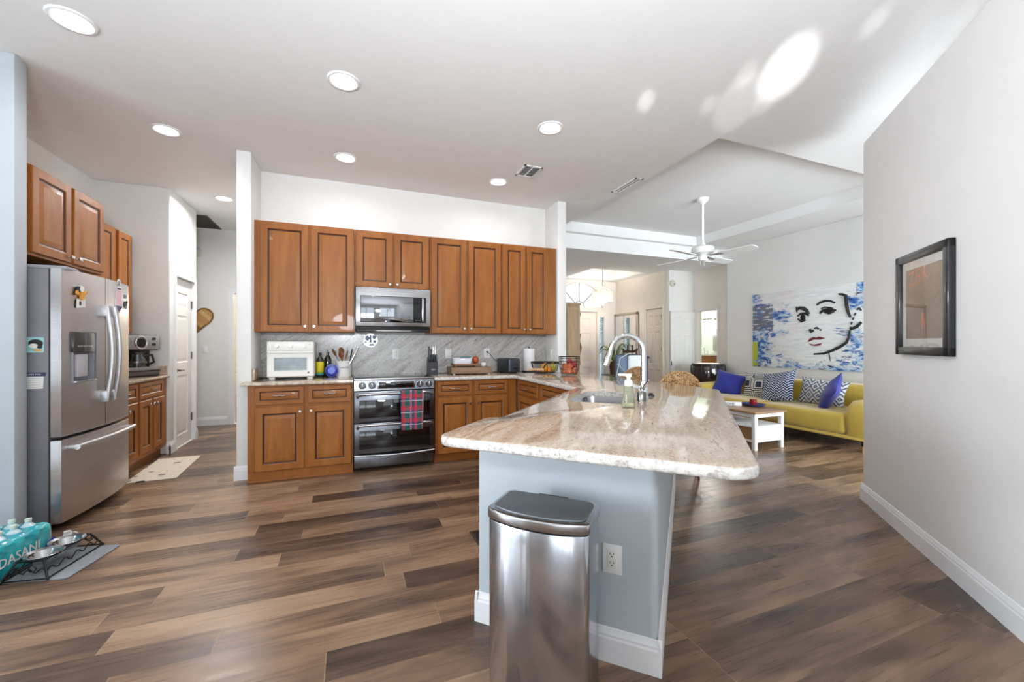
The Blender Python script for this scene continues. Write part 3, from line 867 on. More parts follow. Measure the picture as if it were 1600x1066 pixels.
an = [(0, .135), (.02, .10), (.035, .10), (.035, .085), (.03, .07), (.045, .03), (.045, -.01), (.065, .0), (.062, -.05), (.03, -.085), (0, -.12), (-.03, -.085), (-.062, -.05), (-.065, .0), (-.045, -.01), (-.045, .03), (-.03, .07), (-.035, .085), (-.035, .10), (-.02, .10)]
m_ = [(0, an, .003), (0, circ(0, .135, .028), .003), (3, circ(0, .135, .014), .0042), (1, [(-.03, .07), (.03, .07), (.038, .03), (.038, -.045), (-.038, -.045), (-.038, .03)], .0045), (2, [(-.05, -.055), (.05, -.055), (0, -.105)], .0045), (2, [(-.028, .078), (.028, .078), (.028, .09), (-.028, .09)], .0045)]
flat_mag('magnet', 'pink and purple anchor shaped magnet high on the refrigerator door', 'magnet', 0, 0, m_, loc=(-1.7455, 4.20, 1.615), mats=[CW, CP, CPU, CG])
flat_mag('magnet', 'small silver and black magnet at the outer edge of the refrigerator door', 'magnet', 0, 0,
         [(0, [(-.02, .03), (.02, .03), (.02, .06), (-.02, .06)], .004), (1, circ(.0, -.02, .025), .005), (0, circ(.008, -.045, .012), .006), (1, circ(.02, .0, .012), .006)], loc=(-1.759, 4.335, 1.605), mats=[CG, CK])
flat_mag('magnet', 'pale blue card magnet with a penguin on the side of the refrigerator', 'magnet', 0, 0,
         [(0, rrect(.13, .10, .01), .002), (1, circ(.025, .01, .034, sx=1.05, sz=.8), .0035), (2, circ(.015, -.006, .022, sx=1, sz=.7), .005), (1, circ(.045, -.012, .012), .005), (3, circ(.035, -.034, .014, sx=1.6, sz=.5), .004)],
         rot=0, loc=(-1.925, 3.5635, 1.245), mats=[CA, CK, CW, CO])
np_ = [(0, [(-.055, -.06), (.05, -.06), (.055, .02), (-.055, .02)], .003), (1, [(-.055, .022), (.06, .022), (.062, .045), (-.055, .045)], .0035), (2, circ(-.052, .034, .012), .005)] + [(3, [(-.045, z), (.04, z), (.04, z + .0018), (-.045, z + .0018)], .0035) for z in (-.05, -.035, -.02, -.005, .008)]
no = flat_mag('notepad', 'white magnetic notepad with dark heading on the side of the refrigerator', 'notepad', 0, 0, np_, rot=0, loc=(-1.915, 3.5635, 1.02), mats=[CW, CNV, CY, CG])
m = MB(); m.text('LOVE YOU', .014, Matrix.Translation((.008, -.004, .033)) @ Matrix.Rotation(R(90), 4, 'X'), .001); m.build('heading', CW, no)

# ------------------------------------------------------------------ range
RGB_ = NT('dark_stainless'); v = RGB_.coord('Object', (120, 1, 1)); ff = RGB_.noise(v, 3, 3)
RGB_.set(RGB_.ramp(ff, [(.3, lin((104, 106, 112))), (.7, lin((122, 124, 130)))]), .26, 1); DSS = RGB_.m
MX = Matrix.Rotation(R(90), 4, 'X')
t = thing('range', 'dark stainless slide-in range with two oven doors and a plaid towel', 'stove', (.037, 4.165, 0))
RW = .77
box(.004, RW - .004, .045, .634, .045, .895, .003).build('body', BLACK, t)
m = MB(); m.box(-.004, RW + .004, .03, .636, .9, .916, .004); m.build('cooktop', DARKGLASS, t)
m = MB(); m.box(-.004, RW + .004, .006, .03, .896, .917, .004)
m.build('cooktop_trim', SSB, t)
m = MB()   # slanted control panel
m.poly([(0, .0, .80), (RW, .0, .80), (RW, .012, .897), (0, .012, .897), (0, .06, .80), (RW, .06, .80), (RW, .06, .897), (0, .06, .897)], [(0, 1, 2, 3), (4, 7, 6, 5), (0, 4, 5, 1), (3, 2, 6, 7), (0, 3, 7, 4), (1, 5, 6, 2)])
cp = m.build('control_panel', DSS, t, smooth=False)
m = MB(); m.mi = 0; m.box(.215, .575, -.003, .01, .812, .888, .003); m.mi = 1; m.box(.225, .565, -.005, 0, .82, .88, .002); m.build('display', [SSB, DARKGLASS], cp)
for x in (.073, .163, .626, .716):
    q = MB(); M = Matrix.Translation((x, .006, .85)) @ MX
    q.mi = 0; q.lathe([(.036, 0), (.036, .006), (.032, .01), (.030, .01)], n=24, M=M)
    q.mi = 1; q.lathe([(.030, .004), (.030, .024), (.026, .03), (0, .03)], n=24, M=M); q.mi = 0; q.box(x - .005, x + .005, -.030, -.022, .825, .875, .002)
    q.build('knob', [SSB, DSS], cp)


def oven_door(nm, z0, z1, hz):
    m = MB(); m.mi = 0; m.box(0, RW, .004, .05, z0, z1, .004)
    m.mi = 1; m.box(.045, RW - .045, .0, .03, z0 + .045, z1 - .085 if z1 > .6 else z1 - .07, .003)
    o = m.build(nm, [DSS, DARKGLASS], t)
    q = MB(); q.tube([(.03, .0, hz - .03), (.03, -.03, hz - .012), (.05, -.045, hz), (.12, -.05, hz + .004)] + [(.12 + .53 * i / 8, -.05, hz + .004) for i in range(1, 9)] + [(RW - .05, -.045, hz), (RW - .03, -.03, hz - .012), (RW - .03, .0, hz - .03)], .0125, 10)
    q.build('handle', SSB, o); return o


oven_door('upper_oven_door', .485, .79, .765)
oven_door('lower_oven_door', .185, .478, .465)
m = MB(); m.box(0, RW, .004, .05, .048, .165, .004)
dw = m.build('warming_drawer', DSS, t)
q = MB(); q.tube([(.0 + RW * i / 12, -.004 - .016 * math.sin(math.pi * i / 12), .172 - .012 * math.sin(math.pi * i / 12)) for i in range(13)], .010, 8); q.build('handle', SSB, dw)
for x in (.05, RW - .05):
    q = MB(); q.cyl((x, .12, 0), (x, .12, .05), .02); q.build('leg', BLACK, t)


def m_plaid():
    n = NT('red_green_plaid_cloth'); x, y, z = n.sep(n.coord('Object'))
    def band(c, p, o, wd): return n.math('LESS_THAN', n.math('FRACT', n.math('ADD', n.math('DIVIDE', c, p), o)), wd)
    R_, G_, N_, W_ = lin((196, 40, 56)), lin((22, 84, 82)), lin((36, 52, 110)), lin((214, 216, 224))
    vert = n.mix(band(x, .118, .62, .42), R_, G_); vert = n.mix(band(x, .118, .02, .20), vert, N_)
    hor = n.mix(band(z, .118, .12, .5), R_, G_); hor = n.mix(band(z, .118, .62, .14), hor, N_)
    c = n.mix(.42, vert, hor)
    c = n.mix(n.math('MULTIPLY', band(x, .118, .12, .05), .8), c, W_); c = n.mix(n.math('MULTIPLY', band(z, .118, .70, .05), .8), c, W_)
    n.set(c, .9, sheen=.2); n.bump(n.noise(n.coord('Object'), 300, 2), .2, .002); return n.m


m = MB()
def towel(u, v):
    x = -.105 + .21 * u + .012 * (1 - abs(v - .5) * 2) * (u - .5)
    s = v * .80
    rip = .006 * math.sin(u * 15) * min(1, abs(v - .5) * 3)
    if s < .38: y, z = -.0175 + rip - .004, .01 - (.38 - s)
    elif s < .42: a = (s - .38) / .04 * math.pi; y, z = -.0175 * math.cos(a), .01 + .012 * math.sin(a)
    else: y, z = .0165 + rip * .3, .01 - (s - .42) * .6
    return (x, y, z)
m.grid(towel, 22, 60)
o = m.build('dish_towel', m_plaid(), loc=(.575, 4.115, .772), solid=.003)
tag(o, 'red and green plaid dish towel hanging from the upper oven handle', 'towel')

# ------------------------------------------------------------------ microwave
t = thing('microwave', 'stainless over-the-range microwave with dark glass door', 'microwave', (.054, 4.41, 1.385))
MWW = .758
box(.003, MWW - .003, .035, .409, .02, .453, .003).build('body', BLACK, t)
m = MB(); m.mi = 0; m.box(0, MWW, .0, .035, .055, .455, .004); m.mi = 1; m.box(.045, MWW - .045, -.003, .01, .095, .37, .002); m.mi = 2; m.box(.05, .575, -.0045, .0, .10, .365, .001)
o = m.build('door', [SSB, plain('black_panel_gloss', (16, 16, 18), .12), plain('mirrored_dark_glass', (150, 152, 156), .03, 1, var=0)], t)
m = MB(); m.box(.665, .69, -.02, .0, .11, .36, .006); m.build('handle', SSB, o)
m = MB(); m.mi = 0
for i in range(4): m.box(.60 + i * .014, .607 + i * .014, -.0042, -.0025, .12, .124)
m.build('control_label', CG, o)
m = MB(); m.mi = 0; m.box(.01, MWW - .01, .03, .36, .0, .022, .003); m.mi = 1; m.box(.2, .56, .02, .05, .004, .014)
m.build('underside_vent', [BLACK, STEELD], t)
# ------------------------------------------------------------------ outlets and switches
def plate(name, label, loc, rot, kind, cat, group=None):
    t = thing(name, label, cat, loc, rot, group)
    o = box(-.037, .037, -.006, 0, -.058, .058, .003).build('plate', WHITEP, t)
    if kind == 'outlet':
        m = MB(); m.mi = 0; m.box(-.018, .018, -.009, -.005, -.034, .034, .002); m.mi = 1
        for z in (.017, -.017):
            for x in (-.007, .006): m.box(x - .0012, x + .0012, -.0096, -.0088, z + .001, z + .009)
            m.cyl((0, -.0088, z - .006), (0, -.0097, z - .006), .0028, n=10)
        m.build('receptacle', [plain('receptacle_ivory', (232, 230, 224), .4, var=.0), plain('slot_brown', (70, 55, 45), .6)], t)
    else:
        m = MB(); m.box(-.017, .017, -.010, -.005, -.034, .034, .003); m.build('rocker', WHITEP, t)
    return t


plate('wall_outlet', 'white outlet on the blue-grey island end beside the trash can', SD(2.2985, -.375) + (.405,), R(-45), 'outlet', 'outlet')
plate('wall_outlet', 'white outlet on the grey backsplash above the range', (.488, 4.8025, 1.14), 0, 'outlet', 'outlet')
plate('wall_switch', 'white switch plate on the backsplash right of the knife block', (1.10, 4.8025, 1.14), 0, 'sw', 'switch')
plate('wall_outlet', 'white outlet with a black plug above the toaster', (1.588, 4.8025, 1.14), 0, 'outlet', 'outlet')
plate('wall_outlet', 'white outlet half hidden behind the dark oil bottle', (-.20, 4.8025, 1.14), 0, 'outlet', 'outlet')
plate('wall_switch', 'white switch plate on the wall end behind the fruit basket', (2.4085, 4.66, 1.13), R(-90), 'sw', 'switch')
plate('wall_switch', 'white switch plate on the hall wall under the wooden heart', (-2.085, 7.4995, 1.17), 0, 'sw', 'switch')

# ------------------------------------------------------------------ things on the left counter
t = thing('toaster_oven', 'white toaster oven with three dials on the left counter', 'toaster oven', (-.742, 4.43, CT))
OWH = plain('oven_white', (232, 230, 224), .35, var=.01)
m = MB(); m.box(0, .41, .012, .33, .022, .37, .012, 3); m.build('body', OWH, t)
m = MB(); m.box(.004, .406, 0, .016, .282, .366, .005); cp = m.build('control_panel', OWH, t)
for i in range(3):
    q = MB(); q.lathe([(.022, 0), (.021, .006), (.017, .008), (.016, .02), (0, .021)], n=20, M=Matrix.Translation((.085 + .118 * i, 0, .327)) @ MX); q.build('dial', WHITEP, cp)
q = MB(); q.cyl((.372, .001, .345), (.372, -.001, .345), .004); q.build('indicator', CK, cp)
m = MB(); m.mi = 0; paneled(m, .402, .245, [(.055, .345)], [(.055, .185)], [(.004, .004, 0), (.008, .004, 0)], .014, .004, .03, -.002, .004, 0, 0)
dr_ = m.build('door', OWH, t)
box(.064, .344, .0005, .0022, .09, .21).build('window', plain('oven_window', (92, 106, 110), .08, spec=.8, var=.3, scale=14), dr_)
q = MB(); q.tube([(.02, .0, .262), (.02, -.028, .262), (.39, -.028, .262), (.39, .0, .262)], .008, 8); q.build('handle', OWH, dr_)
q = MB(); q.cyl((.36, -.002, .065), (.36, -.0035, .065), .008); q.build('badge', CNV, dr_)
for x, y in ((.04, .05), (.37, .05), (.04, .29), (.37, .29)):
    q = MB(); q.box(x - .025, x + .025, y - .02, y + .02, 0, .024, .003); q.build('foot', OWH, t)


def bottle(name, label, loc, mat, prof, lab=None, labz=None, capm=None, r=.036, h=.25):
    t = thing(name, label, 'bottle', loc)
    m = MB(); m.lathe(prof, n=24); m.build('body', mat, t)
    if lab: m = MB(); m.lathe([(r + .0004, labz[0]), (r + .0012, labz[0] + .001), (r + .0012, labz[1]), (r + .0004, labz[1] + .001)], n=24); m.build('label', lab, t)
    if capm: m = MB(); m.lathe([(0, h - .03), (.0145, h - .03), (.0145, h), (0, h)], n=16); m.build('cap', capm, t)
    return t


OILG = plain('dark_olive_glass', (38, 40, 16), .06, spec=.7, coat=.5)
BP = [(0, 0), (.034, 0), (.036, .006), (.036, .17), (.03, .192), (.016, .212), (.0135, .225), (.0135, .245), (0, .245)]
LB = NT('yellow_oil_label'); x, y, z = LB.sep(LB.coord('Object'))
LB.set(LB.ramp(z, [(.0, lin((60, 170, 190))), (.036, lin((60, 170, 190))), (.042, lin((120, 180, 70))), (.07, lin((222, 205, 30)))]), .5)
bottle('oil_bottle', 'dark oil bottle with a yellow label beside the toaster oven', (-.293, 4.66, CT), OILG, BP, LB.m, (.025, .16), BLACK, .036, .257)
t = bottle('oil_bottle', 'plain dark oil bottle with pour spout behind the blue flask', (-.222, 4.74, CT), OILG, [(r, z * 1.04) for r, z in BP], None, None, None)
m = MB(); m.lathe([(.013, .253), (.011, .262), (.005, .27), (.0045, .305), (0, .305)], n=12); m.build('pour_spout', STEEL, t)
t = thing('flask_bottle', 'round cobalt blue flask bottle in front of the dark oil bottle', 'bottle', (-.178, 4.60, CT))
m = MB(); M = Matrix.Translation((0, .024, .07)) @ MX
m.lathe([(0, 0), (.048, 0), (.06, .008), (.064, .022), (.06, .038), (.048, .046), (0, .046)], n=8 * 3, M=M); m.box(-.03, .03, .004, .044, 0, .02, .004)
m.build('body', plain('cobalt_glass', (22, 34, 150), .05, spec=.8, coat=.6), t)
m = MB(); m.mi = 0; m.cyl((0, -.0215, .07), (0, -.024, .07), .034, n=20); m.build('label', plain('periwinkle_label', (110, 130, 220), .4, var=.1, scale=40), t)
m = MB(); m.tube([(.06 * math.cos(R(a)), 0, .07 + .06 * math.sin(R(a))) for a in range(0, 360, 15)], .006, 8, closed=True); m.build('rim', plain('pale_blue_rim', (150, 170, 232), .2), t)
t = thing('utensil_crock', 'white ceramic crock holding cooking utensils beside the range', 'crock', (-.062, 4.68, CT))
m = MB(); m.lathe([(0, 0), (.074, 0), (.078, .006), (.078, .155), (.081, .160), (.080, .166), (.072, .166), (.070, .02), (0, .02)], n=32); cr = m.build('crock_body', plain('crock_glaze', (240, 238, 236), .25, var=.01), t)
m = MB(); m.text('utensils', .03, Matrix.Translation((.006, -.0792, .10)) @ Matrix.Rotation(R(4), 4, 'Z') @ MX, .001); m.build('lettering', plain('lettering_grey', (110, 108, 112), .6), cr)
W1 = wood('utensil_wood', (120, 74, 38), (150, 98, 54), (172, 120, 70)); W2 = wood('utensil_wood_pale', (170, 126, 78), (196, 152, 100), (212, 172, 122)); W3 = wood('utensil_wood_red', (104, 52, 26), (128, 66, 34), (150, 84, 44))


def utensil(label, p0, p1, kind, mat, wd=.03, cat='utensil', name='wooden_spoon'):
    p0, p1 = Vector(p0), Vector(p1); d = (p1 - p0); L = d.length
    M = Matrix.Translation(p0) @ d.to_track_quat('Z', 'Y').to_matrix().to_4x4()
    m = MB(); t_ = bmesh.new(); t_.free()
    if kind == 'spoon':
        m.lathe([(0, 0), (.006, 0), (.005, L * .6), (.008, L * .7), (wd, L * .83), (wd * .95, L * .92), (wd * .4, L), (0, L)], n=20, M=M @ Matrix.Diagonal((1, .35, 1, 1)))
    elif kind == 'spatula':
        m.prism([(-.006, 0), (.006, 0), (.006, L * .6), (wd, L * .72), (wd * .95, L), (-wd * .95, L), (-wd, L * .72), (-.006, L * .6)], -.003, .003, M=M @ Matrix.Rotation(R(90), 4, 'X'), r=.002)
    elif kind == 'tongs':
        m.box(-.012, -.005, -.008, .008, 0, L, .002, M=M); m.box(.005, .012, -.008, .008, 0, L, .002, M=M); m.box(-.013, .013, -.009, .009, L * .93, L, .004, M=M)
    o = m.build(name, mat, world=True)
    tag(o, label, cat, None); return o


cx, cy, cz = -.062, 4.68, CT + .024
utensil('wide wooden spoon leaning left out of the white crock', (cx + .02, cy + .02, cz), (cx - .115, cy + .03, cz + .27), 'spoon', W1, .042)
utensil('large light brown wooden spoon in the middle of the crock', (cx + .0, cy + .03, cz), (cx - .03, cy + .05, cz + .285), 'spoon', wood('utensil_wood_mid', (126, 84, 46), (150, 102, 60), (166, 120, 74)), .046)
utensil('reddish wooden spoon at the front of the crock', (cx - .0, cy - .03, cz), (cx - .03, cy - .06, cz + .24), 'spoon', W3, .036)
utensil('pale wooden spatula standing in the white crock', (cx - .02, cy - .03, cz), (cx + .035, cy - .05, cz + .25), 'spatula', W2, .022, name='spatula')
utensil('white plastic spatula at the back of the crock', (cx + .0, cy + .045, cz), (cx + .04, cy + .05, cz + .28), 'spatula', WHITEP, .024, name='spatula')
utensil('black ladle handle standing right at the back of the crock', (cx + .03, cy + .03, cz), (cx + .085, cy + .04, cz + .27), 'spatula', BLACK, .022, name='turner')
utensil('steel and black tongs leaning right out of the crock', (cx + .01, cy - .045, cz), (cx + .145, cy - .03, cz + .295), 'tongs', STEEL, name='tongs')
t = thing('trivet', 'round silver trivet with cut-outs hung on the backsplash beside the microwave', 'trivet', (.214, 4.80, 1.295))
m = MB(); m.lathe([(0, 0), (.078, 0), (.080, .004), (.076, .008), (0, .006)], n=32, M=MX); m.build('disc', STEEL, t)
m = MB(); sil = plain('trivet_dark', (72, 84, 100), .4, .5)
for poly in (circ(-.035, .025, .026, sx=1.0, sz=1.1), circ(.04, .036, .022), circ(.045, -.012, .018), circ(.012, -.05, .028, sx=1.2, sz=.45), circ(-.052, -.02, .010), [(-.012, -.025), (.012, -.025), (.008, .06), (-.008, .06)]):
    m.prism(poly, .0075, .0092, M=Matrix(((1, 0, 0, 0), (0, 0, -1, 0), (0, 1, 0, 0), (0, 0, 0, 1))))
m.build('cutout', sil, t, smooth=False)
m = MB(); m.tube([(.012 * math.cos(R(a)), -.004, .09 + .012 * math.sin(R(a))) for a in range(0, 360, 30)], .002, 6, closed=True); m.build('hanging_ring', STEEL, t)

# ------------------------------------------------------------------ things right of the range
t = thing('knife_block', 'black knife block with steel handled knives right of the range', 'knife block', (.868, 4.57, CT))
m = MB(); m.poly([(-.05, -.05, 0), (.05, -.05, 0), (.05, .09, 0), (-.05, .09, 0), (-.05, -.05, .14), (.05, -.05, .14), (.05, .07, .20), (-.05, .07, .20)], [(3, 2, 1, 0), (4, 5, 6, 7), (0, 1, 5, 4), (1, 2, 6, 5), (2, 3, 7, 6), (3, 0, 4, 7)])
kb = m.build('block', plain('block_black', (44, 46, 52), .5), t, smooth=False)
m = MB(); m.box(-.022, .022, -.0515, -.0495, .055, .068); m.build('nameplate', CG, t)
for i, (x, y, L) in enumerate([(-.035, -.03, .09), (-.012, -.03, .09), (.012, -.03, .09), (.035, -.03, .09), (-.036, .03, .15), (-.012, .03, .12), (.012, .03, .155), (.036, .03, .16)]):
    z = .14 + .06 * (y + .05) / .12 - .01
    q = MB(); q.box(x - .0085, x + .0085, y - .013, y + .013, z, z + L, .005)
    o = q.build('kitchen_knife', [STEEL if i in (6, 7) else plain('knife_handle', (58, 60, 66), .3, .6), STEEL], loc=(.868, 4.57, CT))
    tag(o, 'short knife handle in the front row of the black knife block' if y < 0 else ['', '', '', '', 'long dark knife at the left rear of the knife block', 'shorter dark knife second from left at the rear of the knife block', 'bright steel handled knife at the rear middle right of the block', 'bright steel handled knife at the right rear of the knife block'][i], 'knife', 'front row knives in the block' if y < 0 else None)
WB = wood('weathered_board', (98, 74, 58), (126, 98, 76), (148, 118, 94), 'x', .6, 0)
t = thing('butcher_block', 'thick brown wooden board on white feet beside the toaster', 'cutting board', (1.29, 4.55, CT), R(-4))
m = MB(); m.box(-.235, .235, -.17, .17, .014, .082, .006); m.build('board', WB, t)
for x in (-.2, .2):
    for y in (-.14, .14): q = MB(); q.lathe([(0, 0), (.012, 0), (.014, .015), (0, .015)], c=(x, y, 0), n=12); q.build('foot', WHITEP, t)
t = thing('serving_tray', 'small wooden tray on feet lying on the thick wooden board', 'tray', (1.245, 4.58, CT + .0825), R(-4))
m = MB(); m.box(-.15, .15, -.10, .10, .018, .038, .004); m.build('tray_top', wood('tray_wood', (104, 70, 46), (134, 94, 64), (160, 118, 84), 'x', .6, 0), t)
for x in (-.12, .12):
    for y in (-.075, .075): q = MB(); q.lathe([(0, 0), (.012, 0), (.014, .018), (0, .018)], c=(x, y, 0), n=12); q.build('foot', W1, t)
t = thing('food_container', 'clear plastic food container lying on the small wooden tray', 'container', (1.205, 4.56, CT + .121), R(-4))
CLR = plain('clear_plastic_frost', (206, 208, 218), .15, spec=.6, var=.05)
m = MB()
for i, (w_, z) in enumerate(((.085, 0), (.105, .055))): pass
P0, P1 = rrect(.20, .12, .02), rrect(.225, .14, .025); n_ = len(P0)
m.poly([(x, y, 0) for x, y in P0] + [(x, y, .06) for x, y in P1], [(i, (i + 1) % n_, n_ + (i + 1) % n_, n_ + i) for i in range(n_)] + [tuple(range(n_ - 1, -1, -1))]); m.build('tub', CLR, t, solid=.002)
m = MB(); m.prism(rrect(.235, .15, .025), .060, .068, r=.002); m.build('lid', plain('lid_frost', (222, 224, 232), .2, var=.03), t)
o = MB(); o.lathe([(0, .0), (.05, .0), (.068, .03), (.07, .075), (.066, .075), (.06, .03), (0, .012)], n=28)
tag(o.build('bowl', plain('teal_glaze', (70, 140, 146), .2), loc=(1.27, 4.64, CT + .121)), 'teal bowl half hidden behind the plastic container and squash', 'bowl')
t = thing('squash', 'small orange ribbed squash on the wooden tray beside the plastic container', 'squash', (1.366, 4.545, CT + .121))
def sq(u, v):
    a = u * 2 * math.pi; b = (v - .5) * math.pi; rr = .036 * (1 + .07 * math.cos(a * 8)) * math.cos(b) ** .8 if abs(v - .5) < .499 else 0
    return (rr * math.cos(a), rr * math.sin(a), .041 + .041 * math.sin(b))
m = MB(); m.grid(sq, 48, 16, True); m.build('flesh', plain('squash_orange', (164, 70, 26), .4, var=.2, scale=30), t)
m = MB(); m.tube([(0, 0, .078), (.004, 0, .09), (.010, .002, .097)], [.006, .004, .005], 8); m.build('stem', W1, t)
o = MB(); o.lathe([(0, 0), (.028, 0), (.034, .008), (.034, .036), (.028, .044), (0, .046)], n=24)
tag(o.build('white_canister', WHITEP, loc=(1.475, 4.60, CT + .0825)), 'small white canister on the thick board beside the tray', 'canister')
t = thing('toaster', 'dark grey toaster with a lever on the counter under the outlet', 'toaster', (1.80, 4.61, CT), R(-76))
m = MB(); m.box(-.14, .14, -.08, .08, .008, .175, .022, 4); tb = m.build('shell', plain('toaster_charcoal', (72, 76, 82), .3, .6), t)
for a_, b_ in ((-.146, -.134), (.134, .146)): m = MB(); m.box(a_, b_, -.07, .07, .012, .168, .005); m.build('end_cap', plain('toaster_end', (46, 50, 60), .35), t)
m = MB(); m.box(-.11, .11, -.042, -.02, .1705, .1765, .002); m.box(-.11, .11, .02, .042, .1705, .1765, .002); m.build('slot', BLACK, t)
m = MB(); m.box(.14, .165, -.018, .018, .05, .068, .004); m.build('lever', BLACK, t)
m = MB(); m.cyl((.144, .045, .05), (.153, .045, .05), .012); m.build('browning_knob', STEELD, t)
m = MB(); m.box(-.10, .10, -.06, .06, 0, .01); m.build('base', BLACK, t)
m = MB(); m.tube([(1.59, 4.775, 1.155), (1.61, 4.76, 1.14), (1.66, 4.765, 1.08), (1.715, 4.77, 1.035), (1.74, 4.775, 1.02), (1.745, 4.785, .98)], .0035, 6); m.cyl((1.588, 4.795, 1.157), (1.588, 4.770, 1.157), .012)
m.build('power_cord', BLACK, t, world=True)
t = thing('paper_towel_holder', 'black holder with a full white paper towel roll near the corner', 'paper towel', (2.10, 4.66, CT))
m = MB(); m.lathe([(0, 0), (.085, 0), (.085, .008), (.08, .012), (0, .012)], n=32); m.build('base', BLACK, t)
m = MB(); m.cyl((0, 0, .01), (0, 0, .305), .006); m.ell((0, 0, .305), .010); m.build('rod', BLACK, t)
m = MB(); m.lathe([(.02, .014), (.068, .014), (.071, .018), (.071, .286), (.068, .29), (.02, .29), (.02, .014)], n=36); m.build('towel_roll', plain('paper_white', (240, 240, 241), .9, var=.01, bump=.3, bscale=120), t)

# fruit basket: black wire oval with a wooden front rail
t = thing('fruit_basket', 'black wire fruit basket with a wooden rail, next to the paper towel', 'basket', (2.16, 4.33, CT), R(-32))
def oval(a, b, z, n=40): return [(a * math.cos(2 * math.pi * i / n), b * math.sin(2 * math.pi * i / n), z) for i in range(n)]
m = MB(); m.tube(oval(.165, .105, .135), .006, 8, closed=True); m.tube(oval(.165, .105, .118), .0045, 8, closed=True); m.tube(oval(.12, .075, .008), .004, 8, closed=True); m.build('rim', BLACKM, t)
m = MB()
for i in range(0, 24):
    a = 2 * math.pi * i / 24
    m.tube([(.12 * math.cos(a), .075 * math.sin(a), .008), (.15 * math.cos(a), .095 * math.sin(a), .05), (.165 * math.cos(a), .105 * math.sin(a), .135)], .0018, 5)
for k_ in range(-3, 4): y_ = k_ * .022; xx = .12 * math.sqrt(max(0, 1 - (y_ / .075) ** 2)); m.tube([(-xx, y_, .006), (xx, y_, .006)], .0018, 5)
m.build('wire_side', BLACKM, t)
m = MB(); m.tube([(-.165, -.02, .135), (-.12, -.10, .05), (-.165, -.06, .045)], .006, 6); m.tube([(.04, -.10, .13), (-.02, -.115, .055)], .008, 6); m.build('folding_handle', BLACKM, t)
m = MB(); m.box(-.19, .0, -.128, -.116, .040, .064, .003); m.build('wooden_rail', W2, t)
def fruit(name, label, cat, p, rx, ry, rz, rot, mat, group=None, stem=True, neck=0):
    M = Matrix.Rotation(rot[2], 4, 'Z') @ Matrix.Rotation(rot[1], 4, 'Y') @ Matrix.Rotation(rot[0], 4, 'X')
    m = MB(); prof = []
    for i in range(15):
        th = math.pi * i / 14; rr = math.sin(th); zz = -math.cos(th)
        if neck and zz > 0: rr *= 1 - neck * zz; zz *= 1.35
        prof.append((rr, zz))
    m.lathe(prof, n=18, M=M @ Matrix.Diagonal((rx, ry, rz, 1)))
    o = m.build(name, mat, loc=p); tag(o, label, cat, group)
    if stem:
        tz = rz * (1.35 if neck else 1); q = MB(); a = M @ Vector((0, 0, tz * .96)); b = M @ Vector((.003, 0, tz + .016)); q.tube([a, (a + b) / 2, b], [.002, .002, .0025], 6); q.build('stem', W3, o)
    return o


MANGO = plain('mango_skin', (226, 160, 50), .4, var=.15, scale=20); BANG = plain('ripe_banana', (222, 178, 62), .45, var=.15, scale=25); PEAR = plain('pear_skin', (160, 150, 50), .4, var=.2, scale=30)
CR, SR = math.cos(R(-32)), math.sin(R(-32))
fb = lambda x, y, z: (2.16 + x * CR - y * SR, 4.33 + x * SR + y * CR, CT + z)
fruit('mango', 'orange-yellow mango at the front left of the wire fruit basket', 'mango', fb(-.01, -.045, .052), .036, .034, .048, (0, R(80), 0), MANGO, stem=False)
fruit('mango', 'orange-yellow mango lying highest in the middle of the fruit basket', 'mango', fb(-.005, .012, .085), .038, .036, .047, (0, R(70), R(40)), MANGO, stem=False)
fruit('orange', 'small orange low in the fruit basket between mango and pear', 'orange', fb(.05, -.035, .046), .034, .034, .033, (0, 0, 0), plain('orange_peel', (222, 128, 40), .45, bump=.3, bscale=300), stem=False)
fruit('pear', 'green-brown pear at the right end of the fruit basket', 'pear', fb(.10, -.005, .055), .033, .033, .038, (R(30), R(35), 0), PEAR, neck=.45)
fruit('pear', 'yellow pear standing above the rim at the right of the fruit basket', 'pear', fb(.085, .03, .095), .032, .032, .036, (R(-10), R(20), 0), plain('pear_yellow', (200, 180, 66), .4, var=.15, scale=30), neck=.45)
# onion basket
t = thing('onion_basket', 'square-topped dark wire basket full of onions on the counter corner', 'basket', (2.315, 4.03, CT), R(-20))
m = MB()
for z, a in ((.006, .085), (.06, .10), (.115, .105), (.15, .106), (.185, .107), (.205, .108)):
    m.tube([(x, y, z) for x, y in rrect(a * 2, a * 1.7, .045 if z < .12 else .02, 5)], .0022 if z < .2 else .0035, 6, closed=True)
m.build('wire_ring', BLACKM, t)
m = MB(); N = 22; lo = rrect(.17, .145, .045, 5); hi = rrect(.216, .184, .02, 5)
for i in range(len(lo)): m.tube([(lo[i][0], lo[i][1], .006), ((lo[i][0] + hi[i][0]) / 2 * 1.06, (lo[i][1] + hi[i][1]) / 2 * 1.06, .08), (hi[i][0], hi[i][1], .205)], .0016, 5)
for k_ in range(-3, 4): m.tube([(k_ * .024, -.072, .005), (k_ * .024, .072, .005)], .0016, 5)
m.build('wire_side', BLACKM, t)
ON = NT('onion_skin_copper'); v = ON.coord('Object', (12, 12, 2)); ON.set(ON.ramp(ON.noise(v, 6, 3), [(.3, lin((176, 84, 48))), (.5, lin((206, 112, 70))), (.7, lin((226, 150, 104)))]), .28, spec=.6, coat=.2); ON = ON.m
RED = plain('red_onion_skin', (150, 30, 44), .3, var=.25, scale=25, coat=.2)
C2, S2 = math.cos(R(-20)), math.sin(R(-20))
ob = lambda x, y, z: (2.315 + x * C2 - y * S2, 4.03 + x * S2 + y * C2, CT + z)
